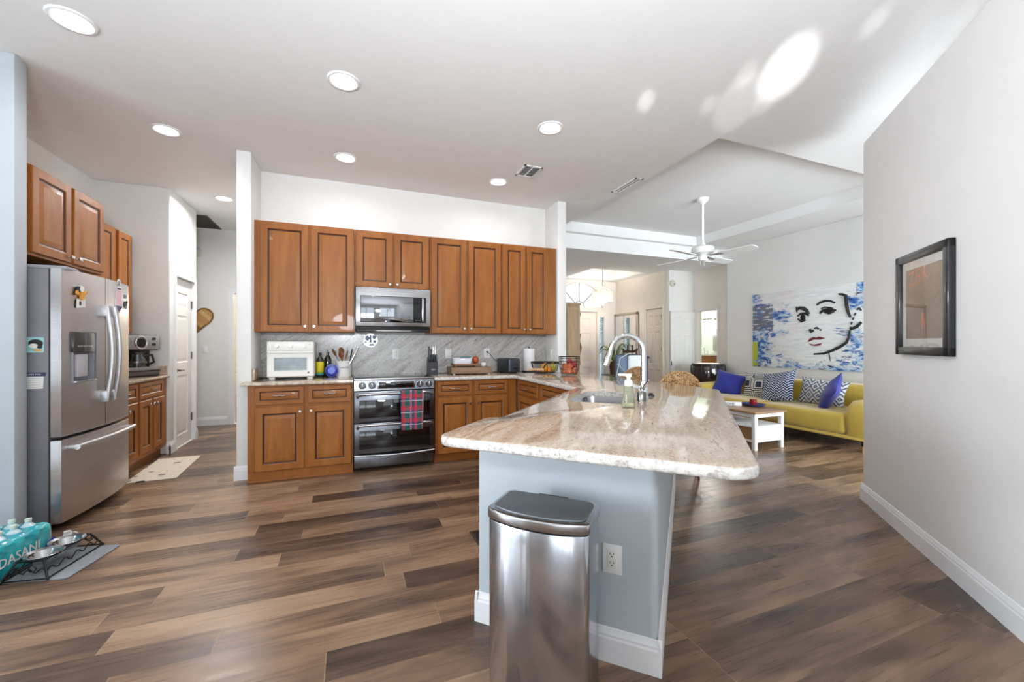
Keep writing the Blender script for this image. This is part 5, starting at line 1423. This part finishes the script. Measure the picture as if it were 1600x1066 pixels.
def m_tribal():
    n = NT('tribal_print_cloth'); x, y, z = n.sep(n.coord('Object'))
    v = n.node('ShaderNodeTexVoronoi'); v.feature = 'F1'; v.distance = 'CHEBYCHEV'; v.inputs['Randomness'].default_value = .25; v.inputs['Scale'].default_value = 4.5
    n.link(n.comb(x, .5, z), v.inputs['Vector']); r = n.math('FRACT', n.math('MULTIPLY', v.outputs[0], 7)); k = n.math('LESS_THAN', n.math('FRACT', n.math('MULTIPLY', n.math('ADD', x, z), 14)), .5)
    a = n.math('LESS_THAN', r, .45); c_ = n.math('ABSOLUTE', n.math('SUBTRACT', a, n.math('MULTIPLY', k, n.math('LESS_THAN', v.outputs[0], .12))))
    n.set(n.mix(c_, lin((222, 220, 212)), lin((48, 56, 84))), .9); return n.m


pillow('plain royal blue pillow leaning on the left arm of the sofa', (5.97, 5.03, .585), (R(-28), R(14), R(-58)), .46, .44, .16, BLUEV)
pillow('cream and navy tribal print pillow between the left blue and chevron pillows', (6.04, 4.52, .60), (R(-14), R(-3), R(-86)), .54, .42, .15, m_tribal())
pillow('navy chevron pillow at the front middle of the yellow sofa', (5.88, 4.12, .625), (R(-24), R(-12), R(-92)), .52, .50, .16, m_chev())
pillow('wide grey hexagon print pillow behind the right blue pillow', (6.05, 3.62, .59), (R(-14), R(3), R(-92)), .62, .38, .14, m_hex())
pillow('plain royal blue pillow leaning diagonally on the right arm of the sofa', (5.80, 3.38, .60), (R(-34), R(-46), R(-118)), .50, .40, .15, BLUEV)

t = thing('coffee_table', 'white coffee table with brown top and open shelf before the sofa', 'coffee table', (4.665, 3.92, 0))
LW = plain('white_washed_wood', (232, 231, 230), .5, var=.05, scale=30); LT = wood('brown_table_top', (124, 92, 64), (150, 116, 84), (170, 134, 100), 'y', .35, .2)
m = MB(); m.box(-.27, .27, -.575, .575, .43, .455, .004); m.build('table_top', LT, t)
for x in (-.225, .225):
    for y in (-.53, .53): m = MB(); m.box(x - .022, x + .022, y - .022, y + .022, 0, .43, .003); m.build('leg', LW, t)
m = MB(); m.box(-.24, .24, -.545, -.53, .385, .43); m.box(-.24, .24, .53, .545, .385, .43); m.box(-.24, -.225, -.53, .53, .385, .43); m.box(.225, .24, -.53, .53, .385, .43); m.build('apron', LW, t, smooth=False)
m = MB(); m.box(-.23, .23, -.54, .54, .262, .282, .002); m.build('shelf', LW, t)
m = MB(); m.box(-.23, .23, -.54, .54, .09, .108, .002); m.build('bottom_board', LW, t)
m = MB(); m.box(-.205, .205, -.54, -.525, .108, .262); m.build('end_panel', LW, t); m = MB(); m.box(-.205, .205, .525, .54, .108, .262); m.build('end_panel', LW, t)
for y0 in (-.505, .01):
    m = MB(); m.box(-.20, .12, y0, y0 + .495, .112, .258, .004); o = m.build('drawer', wood('drawer_oak', (128, 92, 56), (152, 114, 74), (172, 134, 92), 'y', .45), t); q = MB(); q.lathe([(0, 0), (.01, 0), (.016, .02), (0, .024)], n=12, M=Matrix.Translation((-.20, y0 + .247, .185)) @ Matrix.Rotation(R(-90), 4, 'Y')); q.build('knob', BLACKM, o)
t = thing('wooden_sign', 'small white word block lying on the coffee table', 'ornament', (4.64, 3.90, .4555), R(-50))
m = MB(); m.box(-.14, .14, -.05, .05, 0, .045, .005); m.build('block', LW, t); m = MB(); m.text('HOME', .045, Matrix.Translation((0, -.0505, .022)) @ MX, .002); m.build('lettering', CK, t)
t = thing('oval_tray', 'dark blue dish holding the red candle on the coffee table', 'tray', (4.82, 3.70, .4555))
m = MB(); m.lathe([(0, .004), (.09, .004), (.13, .018), (.15, .035), (.152, .037), (.128, .012), (.09, 0), (0, 0)], n=36, sx=.8); m.build('dish', plain('navy_glaze', (46, 54, 110), .2), t)
t = thing('candle', 'red glass candle standing in the dark blue dish', 'candle', (4.82, 3.70, .460))
m = MB(); m.lathe([(0, 0), (.04, 0), (.042, .004), (.042, .085), (.039, .085), (.038, .06), (0, .06)], n=24); m.build('jar', plain('red_glass', (130, 24, 28), .1, coat=.5), t); m = MB(); m.cyl((0, 0, .06), (0, 0, .072), .002); m.build('wick', CK, t)

# painting over the sofa
def m_canvas():
    n = NT('abstract_canvas_paint'); g_ = n.node('ShaderNodeNewGeometry'); X, Y, Z = n.sep(g_.outputs['Position'])
    u = n.math('DIVIDE', n.math('SUBTRACT', 5.05, Y), 1.83); vv = n.math('DIVIDE', n.math('SUBTRACT', Z, .872), 1.243)
    P = n.comb(n.math('MULTIPLY', u, 1.5), vv, 0)
    st = n.noise(n.comb(n.math('MULTIPLY', u, 4), n.math('MULTIPLY', vv, 24), 0), 1.5, 5, .7, .4)
    nb = n.noise(n.comb(n.math('MULTIPLY', u, 1.1), n.math('MULTIPLY', vv, 1.2), 0), 4, 5, .65, .8); nf = n.noise(n.comb(n.math('MULTIPLY', u, 1.0), n.math('MULTIPLY', vv, 1.6), 0), 9, 5, .7, .5)
    base = n.ramp(st, [(.3, lin((206, 208, 210))), (.5, lin((228, 229, 227))), (.7, lin((238, 238, 235)))])
    pk = n.math('MULTIPLY', n.ramp(n.noise(P, 3.1, 3), [(.5, (0,) * 3), (.7, (.5,) * 3)]), n.math('LESS_THAN', u, .42))
    base = n.mix(pk, base, lin((226, 200, 196)))
    bl = n.ramp(nf, [(.3, lin((20, 40, 96))), (.42, lin((34, 80, 160))), (.49, lin((110, 156, 200))), (.55, lin((216, 222, 226))), (.64, lin((76, 84, 104))), (.75, lin((44, 50, 66)))])
    # soft fields where the blue strokes gather: left border, lower edge, right border
    L_ = n.math('SUBTRACT', .27, u); B_ = n.math('MULTIPLY', n.math('SUBTRACT', .16, vv), 1.0); R_ = n.math('MULTIPLY', n.math('SUBTRACT', u, .88), 1.8)
    R2 = n.math('MINIMUM', n.math('SUBTRACT', u, .80), n.math('SUBTRACT', .42, vv))
    fld = n.math('MAXIMUM', n.math('MAXIMUM', L_, R_), n.math('MAXIMUM', n.math('SUBTRACT', B_, .06), R2))
    top = n.math('MULTIPLY', n.math('GREATER_THAN', vv, .86), n.math('LESS_THAN', u, .85))
    fm = n.math('ADD', n.math('MULTIPLY', fld, 2.4), n.math('MULTIPLY', n.math('SUBTRACT', nb, .5), 2.6))
    fm = n.math('SUBTRACT', n.math('ADD', fm, n.math('MULTIPLY', n.math('SUBTRACT', st, .5), .9)), n.math('MULTIPLY', top, .5))
    hairm = n.math('MULTIPLY', n.math('GREATER_THAN', n.math('SUBTRACT', u, n.math('MULTIPLY', n.math('SUBTRACT', 1, vv), .16)), .765), n.math('GREATER_THAN', vv, .70))
    fm = n.math('ADD', fm, n.math('MULTIPLY', hairm, .5))
    mk = n.ramp(fm, [(.02, (0,) * 3), (.16, (1,) * 3)]); bw = n.node('ShaderNodeRGBToBW'); n.link(mk, bw.inputs[0])
    col = n.mix(bw.outputs[0], base, bl)
    gr = n.math('MULTIPLY', n.math('LESS_THAN', u, .20), n.math('MULTIPLY', n.math('GREATER_THAN', vv, .50), n.math('LESS_THAN', vv, .84)))
    col = n.mix(n.math('MULTIPLY', gr, n.math('GREATER_THAN', st, .47)), col, lin((108, 108, 122)))
    yl = n.math('MULTIPLY', n.math('LESS_THAN', u, .05), n.math('LESS_THAN', vv, .34)); col = n.mix(n.math('MULTIPLY', yl, n.math('GREATER_THAN', nb, .45)), col, lin((186, 196, 50)))
    n.set(col, .55); n.bump(st, .15, .004); return n.m


t = thing('wall_painting', 'large abstract canvas of a woman\'s face with blue patches above the sofa', 'painting', (6.598, 4.135, .872))
CAN = m_canvas(); INK = plain('ink_black_paint', (34, 30, 32), .6); LIP = plain('dark_red_paint', (110, 26, 34), .6)
m = MB(); m.box(6.565, 6.597, 3.22, 5.05, .872, 2.115, .002); m.build('canvas', CAN, t, world=True)
m = MB(); XP = 6.563
def stroke(pts, r):
    r = r * 1.25
    n_ = len(pts); rr = [r * (.45 + .55 * math.sin(math.pi * (i + .35) / (n_ - .3))) for i in range(n_)] if n_ > 2 else r
    m.tube([(XP, y, z) for y, z in pts], rr, 6)
def blob(c_, ry, rz): m.lathe([(0, 0), (1, 0), (1, .004), (0, .004)], n=20, M=Matrix.Translation((XP + .001, c_[0], c_[1])) @ Matrix.Rotation(R(-90), 4, 'Y') @ Matrix.Diagonal((rz, ry, 1, 1)))
stroke([(4.301, 1.846), (4.297, 1.80), (4.293, 1.757)], .012); stroke([(4.288, 1.80), (4.254, 1.823), (4.193, 1.813), (4.147, 1.778), (4.114, 1.717)], .026)
stroke([(4.282, 1.697), (4.238, 1.729), (4.177, 1.731), (4.114, 1.695)], .016); blob((4.205, 1.672), .040, .046); stroke([(4.277, 1.652), (4.223, 1.609), (4.162, 1.629)], .016)
stroke([(4.003, 1.844), (3.958, 1.878), (3.888, 1.898), (3.819, 1.891), (3.752, 1.855)], .016); stroke([(3.944, 1.785), (3.888, 1.803), (3.819, 1.792), (3.779, 1.779)], .010)
stroke([(3.958, 1.717), (3.916, 1.757), (3.846, 1.767), (3.739, 1.746)], .020); blob((3.846, 1.740), .050, .034); stroke([(3.902, 1.728), (3.833, 1.703), (3.763, 1.728)], .012)
stroke([(4.103, 1.485), (4.08, 1.445), (4.044, 1.467)], .022); stroke([(4.037, 1.495), (4.001, 1.503), (3.972, 1.486)], .013); stroke([(3.958, 1.464), (3.938, 1.473)], .009)
stroke([(3.706, 1.979), (3.66, 1.968), (3.616, 1.946), (3.604, 1.80), (3.585, 1.70), (3.559, 1.631)], .020); stroke([(3.565, 1.451), (3.574, 1.365), (3.609, 1.279), (3.686, 1.22), (3.779, 1.168), (3.902, 1.116), (4.044, 1.104)], .018)
for a, b in (((3.497, 1.691), (3.512, 1.655)), ((3.520, 1.63), (3.533, 1.595)), ((3.542, 1.57), (3.552, 1.53)), ((3.556, 1.50), (3.563, 1.465))): stroke([a, b], .009)
stroke([(3.485, 1.733), (3.455, 1.756), (3.429, 1.721)], .012); stroke([(3.429, 1.559), (3.485, 1.494), (3.559, 1.465)], .020); stroke([(3.833, 1.13), (3.826, 1.07), (3.819, 1.01)], .006); stroke([(3.846, .941), (3.819, .928), (3.779, .922)], .010)
blob((4.21, 1.66), .012, .016)
m.build('face_lines', INK, t, world=True)
m = MB()
def lipshape(P_): m.prism([(y, z) for y, z in P_], 0, .003, M=Matrix(((0, 0, 1, XP), (1, 0, 0, 0), (0, 1, 0, 0), (0, 0, 0, 1))))
lipshape([(4.14, 1.289), (4.103, 1.344), (4.044, 1.366), (4.015, 1.355), (3.972, 1.37), (3.874, 1.341), (3.958, 1.323), (4.044, 1.324), (4.103, 1.297)]); lipshape([(4.117, 1.266), (4.044, 1.25), (3.93, 1.273), (3.958, 1.235), (4.029, 1.227), (4.088, 1.237)])
m.build('painted_lips', LIP, t, world=True, smooth=False)

# drum beside the passage
t = thing('drum', 'tall dark lacquered drum with a pale skin beside the left sofa arm', 'drum', (6.30, 5.755, 0))
m = MB(); m.lathe([(0, .02), (.18, .02), (.21, .1), (.25, .35), (.285, .6), (.28, .8), (.262, .87), (0, .87)], n=36); m.build('shell', plain('drum_lacquer', (58, 48, 46), .12, .4, coat=.6), t)
m = MB(); m.lathe([(.262, .845), (.285, .85), (.288, .885), (.275, .892), (.262, .888)], n=36); m.build('hoop', plain('drum_hoop_steel', (72, 70, 72), .25, .8), t)
m = MB(); m.lathe([(0, .872), (.264, .872), (.264, .886), (0, .889)], n=36); m.build('drum_skin', plain('drum_skin_cream', (216, 200, 172), .7), t)
for a in range(20, 380, 60):
    a = R(a); m = MB(); m.tube([(.286 * math.cos(a), .286 * math.sin(a), .86), (.295 * math.cos(a), .295 * math.sin(a), .78), (.294 * math.cos(a + .12), .294 * math.sin(a + .12), .62), (.27 * math.cos(a + .12), .27 * math.sin(a + .12), .45)], [.010, .012, .012, .008], 8); m.build('tension_strap', BLACKM, t)
m = MB(); m.lathe([(.17, 0), (.2, 0), (.2, .03), (.17, .03)], n=30); m.build('foot_ring', BLACK, t)

# ------------------------------------------------------------------ stools behind the bar
RAT = NT('woven_rattan'); v = RAT.coord('Object', (1, 1, 1))
vv_ = RAT.node('ShaderNodeTexVoronoi'); vv_.inputs['Scale'].default_value = 52; vv_.inputs['Randomness'].default_value = .55; RAT.link(RAT.coord('Object', (1, 1, 1.5)), vv_.inputs['Vector'])
RAT.set(RAT.ramp(RAT.math('ADD', RAT.math('MULTIPLY', vv_.outputs[0], 1.0), RAT.math('MULTIPLY', RAT.sep(vv_.outputs[1])[0], .25)), [(.3, lin((214, 182, 134))), (.58, lin((186, 148, 100))), (.8, lin((130, 94, 60))), (.95, lin((84, 58, 38)))]), .6); RAT.bump(vv_.outputs[0], -.8, .012); RAT = RAT.m  # shade in the weave crevices is put into the colour
LEGW = wood('stool_leg_wood', (84, 56, 36), (110, 74, 48), (130, 92, 62))
def make_stool(label, loc, rot):
    t = thing('bar_stool', label, 'stool', loc, rot)
    def shell(u, v):          # open bucket: u around the back, v from seat edge up
        a = R(-35) + R(250) * u; up = math.sin(math.pi * min(1, max(0, u))) ** 1.3
        r = .17 + .025 * v; return (r * math.cos(a), r * math.sin(a), .62 + (.05 + .30 * up) * v)
    m = MB(); m.grid(shell, 44, 14); m.build('woven_back', RAT, t, solid=.022)
    m = MB()
    pts = [shell(i / 43, 1) for i in range(44)]; m.tube(pts, .017, 8); m.build('woven_rim', RAT, t)
    m = MB(); m.lathe([(0, .60), (.19, .60), (.215, .62), (.21, .65), (.0, .655)], n=32); m.build('seat', RAT, t)
    for a in (45, 135, 225, 315):
        m = MB(); m.tube([(.15 * math.cos(R(a)), .15 * math.sin(R(a)), .605), (.235 * math.cos(R(a)), .235 * math.sin(R(a)), 0)], [.017, .011], 10); m.build('leg', LEGW, t)
    m = MB(); m.tube([(.205 * math.cos(R(a)), .205 * math.sin(R(a)), .22) for a in range(0, 360, 15)], .008, 8, closed=True); m.build('footrest', BLACKM, t)
    return t


s1 = make_stool('woven rattan bar stool nearest the camera, behind the bar and left of the sofa', (2.99, 3.07, 0), R(-45))
s2 = copy_tree(s1); s2.location = (3.04, 3.93, 0); s2.rotation_euler = (0, 0, R(-80)); s2['label'] = 'woven rattan bar stool seen through the faucet arch, under the plant'
t = thing('padded_chair', 'blue-grey padded high chair back with white straps behind the faucet', 'chair', (3.62, 4.50, 0), R(-20))
BG = plain('slate_blue_fabric', (110, 126, 150), .8); 
m = MB(); m.box(-.22, .22, -.20, .20, .66, .73, .03, 3); m.build('seat', BG, t)
m = MB(); m.box(-.225, .225, .155, .215, .72, 1.11, .05, 4); m.build('backrest', BG, t)
m = MB(); m.box(-.06, .17, .125, .16, .74, 1.10, .03, 3); m.build('white_cover', plain('white_fabric', (226, 228, 226), .85), t)
m = MB(); m.tube([(-.23, .13, .80), (-.18, .12, 1.06), (-.05, .12, 1.13), (.02, .12, 1.12)], .016, 6, flat=.4); m.tube([(-.22, .11, .98), (-.10, .10, .86), (.02, .11, .76)], .014, 6, flat=.4); m.build('strap', plain('strap_white', (222, 222, 220), .8), t)
for x in (-.19, .19):
    for y in (-.17, .17): m = MB(); m.tube([(x, y, .67), (x * 1.15, y * 1.15, 0)], .013, 8); m.build('leg', STEELD, t)

# ------------------------------------------------------------------ foyer
t = thing('tall_cabinet', 'tall tan wooden cabinet at the left of the front door', 'cabinet', (4.30, 7.80, 0))
TANW = wood('tan_oak', (158, 132, 100), (176, 150, 116), (192, 166, 132))
m = MB(); m.box(-.33, .33, -.2, .2, .04, 2.10, .004); m.build('carcass', TANW, t); m = MB(); m.box(-.35, .35, -.22, .22, 2.10, 2.15, .006); m.build('cornice', TANW, t); m = MB(); m.box(-.32, .32, -.19, .19, 0, .04); m.build('plinth', TANW, t)
for x0 in (-.325, .005):
    m = MB(); paneled(m, .32, 1.98, [(.06, .26)], [(.07, .93), (1.02, 1.91)], [(.01, .008, 0), (.03, .008, 0)], .018, x0, .08, -.219, .004, 0, 0); o = m.build('door', TANW, t); knob(o, x0 + (.29 if x0 < 0 else .03), 1.05, -.219)
def scarf(u, v): return (4.685 + .035 * u + .012 * math.sin(v * 14 + u * 3), 7.66 + .10 * u + .02 * math.sin(v * 9), .80 + .68 * v - .01 * math.sin(u * 6))
SCF = NT('pink_and_plum_cloth'); x, y, z = SCF.sep(SCF.node('ShaderNodeNewGeometry').outputs['Position']); SCF.set(SCF.ramp(SCF.math('DIVIDE', z, 2), [(.56, lin((222, 178, 160))), (.60, lin((150, 116, 112)))]), .9); SCF = SCF.m
m = MB(); m.grid(scarf, 10, 24); o = m.build('scarf', SCF, world=True, solid=.015); tag(o, 'pink and plum scarf hanging on the side of the tan cabinet', 'scarf')
t = thing('foyer_mirror', 'large leaning floor mirror in a pale frame by the closet door', 'mirror', (6.10, 7.975, 0), R(-90))
GF = plain('silver_gilt_frame', (176, 164, 148), .35, .5)
m = MB(); a = .445
for q in ((-a, -a + .06, .05, 2.0), (a - .06, a, .05, 2.0), (-a, a, 1.94, 2.0), (-a, a, .05, .11)): m.box(q[0], q[1], 0, .035, q[2], q[3], .006)
m.build('frame', GF, t); MIR = NT('mirror_silver'); MIR.set((.86, .86, .86, 1), .01, 1); m = MB(); m.box(-a + .05, a - .05, .012, .02, .10, 1.95); m.build('mirror_glass', MIR.m, t)
m = MB(); m.box(-a, a, 0.01, .045, 0, .05); m.build('foot', GF, t)
t = thing('console_table', 'dark low console in the foyer carrying the plant and the lantern', 'table', (5.62, 7.42, 0))
DKW = wood('espresso_wood', (44, 28, 20), (60, 40, 28), (74, 50, 36))
m = MB(); m.box(-.46, .46, -.17, .17, .56, .60, .004); m.build('top', DKW, t)
for x in (-.42, .42):
    for y in (-.13, .13): m = MB(); m.box(x - .025, x + .025, y - .025, y + .025, 0, .56, .003); m.build('leg', DKW, t)
t = thing('potted_plant', 'leafy green plant in a dark brown pot seen left of the faucet', 'plant', (5.37, 7.40, .6005))
m = MB(); m.lathe([(0, 0), (.085, 0), (.11, .26), (.12, .28), (.105, .28), (.09, .24), (0, .24)], n=24); m.build('pot', plain('pot_brown', (84, 54, 36), .5), t)
GR = plain('leaf_green', (70, 104, 44), .45, var=.3, scale=12)
rnd = random.Random(5)
for i in range(11):
    a = rnd.uniform(0, 6.28); L_ = rnd.uniform(.30, .46); lift = rnd.uniform(.18, .50)
    def leaf(u, v):
        s_ = u; w_ = .040 * math.sin(math.pi * min(1, s_ * .95 + .03)) ** .8 * (2 * v - 1)
        r = L_ * s_; z = .25 + lift * math.sin(s_ * 2.1) - .10 * s_ * s_
        return (r * math.cos(a) - w_ * math.sin(a), r * math.sin(a) + w_ * math.cos(a), z - abs(2 * v - 1) * .012)
    m = MB(); m.grid(leaf, 14, 5); m.build('leaf', GR, t, solid=.002)
t = thing('wooden_lantern', 'dark wooden frame lantern with an amber bottle inside, in the foyer', 'lantern', (5.81, 7.42, .6005))
m = MB(); m.box(-.19, .19, -.09, .09, 0, .03, .003); m.build('base', DKW, t)
for x in (-.175, -.065, .065, .175): m = MB(); m.box(x - .014, x + .014, -.014, .014, .03, .64 if abs(x) < .1 else .55, .003); m.build('post', DKW, t)
m = MB(); m.tube([(-.20, 0, .56), (-.17, 0, .515), (-.08, 0, .495), (.08, 0, .495), (.17, 0, .515), (.20, 0, .56)], [.02, .03, .032, .032, .03, .02], 8); m.build('top_rail', DKW, t)
m = MB(); m.lathe([(0, .03), (.055, .03), (.062, .05), (.055, .29), (.03, .33), (.02, .36), (0, .36)], n=20); m.build('amber_vessel', plain('amber_glass', (190, 136, 40), .15, coat=.5), t)
m = MB(); m.lathe([(0, .36), (.024, .36), (.03, .40), (.012, .42), (0, .42)], n=14); m.tube([(.03 * math.cos(R(a)), 0, .44 + .03 * math.sin(R(a))) for a in range(0, 360, 30)], .004, 6, closed=True); m.build('finial', BLACKM, t)
t = thing('chandelier', 'drum shaped crystal chandelier hanging in the foyer', 'chandelier', (5.315, 7.75, 3.0))
m = MB(); m.lathe([(0, 0), (.06, 0), (.05, -.02), (.012, -.03), (0, -.03)], n=20); m.build('canopy', GF, t); m = MB(); m.cyl((0, 0, -.02), (0, 0, -.42), .006); m.build('stem', STEELD, t)
m = MB()
for a in range(0, 360, 60): m.tube([(0, 0, -.40), (.05 * math.cos(R(a)), .05 * math.sin(R(a)), -.46), (.20 * math.cos(R(a)), .20 * math.sin(R(a)), -.55)], .004, 5)
for z in (-.55, -.775): m.tube([(.225 * math.cos(R(a)), .225 * math.sin(R(a)), z) for a in range(0, 360, 12)], .005, 6, closed=True)
m.build('frame', STEEL, t)
SHD = NT('crystal_band'); SHD.set(lin((250, 236, 212)), .3, emit=lin((255, 234, 200)), estr=.3); SHD = SHD.m
m = MB()
for a in range(0, 360, 10): m.box(-.016, .016, -.002, .002, -.765, -.56, .001, M=Matrix.Rotation(R(a), 4, 'Z') @ Matrix.Translation((0, .225, 0)))
sh = m.build('crystal_shade', SHD, t); sh['kind'] = 'stuff'
for a in range(0, 360, 72):
    m = MB(); m.ell((.10 * math.cos(R(a)), .10 * math.sin(R(a)), -.64), .022, .022, .035); m.build('bulb', emissive('bulb_warm', (255, 226, 180), 5), t)
m = MB()
for i in range(26):
    r = rnd.uniform(0, .12); a = rnd.uniform(0, 6.28); m.ell((r * math.cos(a), r * math.sin(a), -.78 - (.12 - r) * rnd.uniform(.2, 1)), .012, .012, .018, 8, 6)
dr2 = m.build('crystal_drops', plain('crystal', (240, 236, 228), .05, coat=.6), t); dr2['kind'] = 'stuff'
point('chandelier_lamp', (5.315, 7.75, 2.33), 24, (1, .93, .84), .10)
t = thing('door_chime', 'round white detector high on the wall at the passage corner', 'detector', (6.235, 6.5985, 2.52))
m = MB(); m.lathe([(0, 0), (.07, 0), (.07, .02), (.055, .034), (0, .036)], n=28, M=MX); m.build('housing', plain('detector_ivory', (214, 208, 190), .5), t); m = MB(); m.cyl((.02, -.034, -.015), (.02, -.0375, -.015), .02); m.build('grille', CG, t)

# ------------------------------------------------------------------ bathroom through the passage door
t = thing('vanity', 'wooden bathroom vanity seen through the passage doorway', 'cabinet', (8.12, 7.30, 0), R(-90))
m = MB(); m.box(-.95, .95, .02, .27, .1, .98); m.build('carcass', CABH, t)
for i in range(4):
    m = MB(); paneled(m, .44, .20, [(.035, .405)], [(.035, .165)], DRWPROF, .019, -.93 + i * .47, .76, 0, .003); m.build('drawer', [CABH, GLAZE], t)
    m = MB(); paneled(m, .44, .62, [(.05, .39)], [(.05, .57)], CABPROF, .019, -.93 + i * .47, .12, 0, .003); m.build('door', [CAB, GLAZE], t)
m = MB(); m.box(-.96, .96, -.01, .275, .98, 1.02, .004); m.build('top', plain('vanity_stone', (214, 204, 190), .2), t); m = MB(); m.box(-.93, .93, .06, .27, 0, .1); m.build('toe_kick', CABIN, t)
t = thing('vanity_faucet', 'chrome two-handle faucet on the bathroom vanity', 'faucet', (8.26, 7.66, 1.02))
m = MB(); m.tube([(0, 0, 0), (0, 0, .12), (-.04, 0, .15), (-.10, 0, .12)], .012, 8); m.build('spout', CHROME, t)
for y in (-.1, .1): m = MB(); m.cyl((0, y, 0), (0, y, .06), .018, .012); m.box(-.03, .03, y - .008, y + .008, .055, .068, .003); m.build('handle', CHROME, t)
t = thing('vanity_light', 'bright bar light on the bathroom wall above the vanity', 'wall light', (8.398, 7.66, 1.80), R(-90))
m = MB(); m.box(-.24, .24, -.03, 0, .04, .10, .01); m.tube([(-.2, -.03, .08), (0, -.06, .14), (.2, -.03, .08)], .006, 6); m.build('back_bar', STEELD, t)
for x in (-.15, 0, .15): m = MB(); m.lathe([(.045, .0), (.06, -.10), (.055, -.10), (0, -.06)], c=(x, -.08, .06), n=16); m.build('shade', emissive('vanity_shade', (255, 248, 236), 7), t)
t = thing('hand_towel', 'grey towel hanging at the right of the bathroom vanity', 'towel', (8.36, 7.40, 1.10), R(-90))
m = MB(); m.box(-.075, .075, -.03, .03, 0, .36, .02, 3); m.build('cloth', plain('towel_grey', (150, 148, 144), .9, bump=.3), t); m = MB(); m.tube([(-.09, -.01, .37), (.09, -.01, .37)], .008, 6); m.box(-.01, .01, 0, .04, .36, .38); m.build('bar', CHROME, t)
point('bath_lamp', (7.9, 7.2, 2.2), 40, (1, .97, .92), .15)
point('bedroom_lamp', (-1.3, 9.0, 2.3), 70, (1, .93, .82), .2)

# pendant over the nook table behind the camera: the photograph shows it mirrored in the microwave door
t = thing('nook_pendant', 'round wire pendant with candle bulbs in the nook, mirrored in the microwave door', 'pendant light', (.98, -1.0, H))
m = MB(); m.lathe([(0, 0), (.07, 0), (.06, -.03), (0, -.035)], n=20); m.build('canopy', BLACKM, t); m = MB(); m.cyl((0, 0, -.03), (0, 0, -.78), .006); m.build('stem', BLACKM, t)
m = MB()
for a in range(0, 360, 60): m.tube([(0, 0, -.76), (.16 * math.cos(R(a)), .16 * math.sin(R(a)), -.98), (.16 * math.cos(R(a)), .16 * math.sin(R(a)), -1.28)], .006, 6)
for z in (-.98, -1.28): m.tube([(.16 * math.cos(R(a)), .16 * math.sin(R(a)), z) for a in range(0, 360, 15)], .007, 6, closed=True)
m.build('frame', BLACKM, t)
for a in (30, 150, 270):
    m = MB(); m.cyl((.06 * math.cos(R(a)), .06 * math.sin(R(a)), -1.27), (.06 * math.cos(R(a)), .06 * math.sin(R(a)), -1.17), .014); m.build('candle_sleeve', CW, t)
    m = MB(); m.ell((.06 * math.cos(R(a)), .06 * math.sin(R(a)), -1.13), .018, .018, .035, 10, 8); m.build('bulb', emissive('bulb_warm', (255, 226, 180), 5), t)
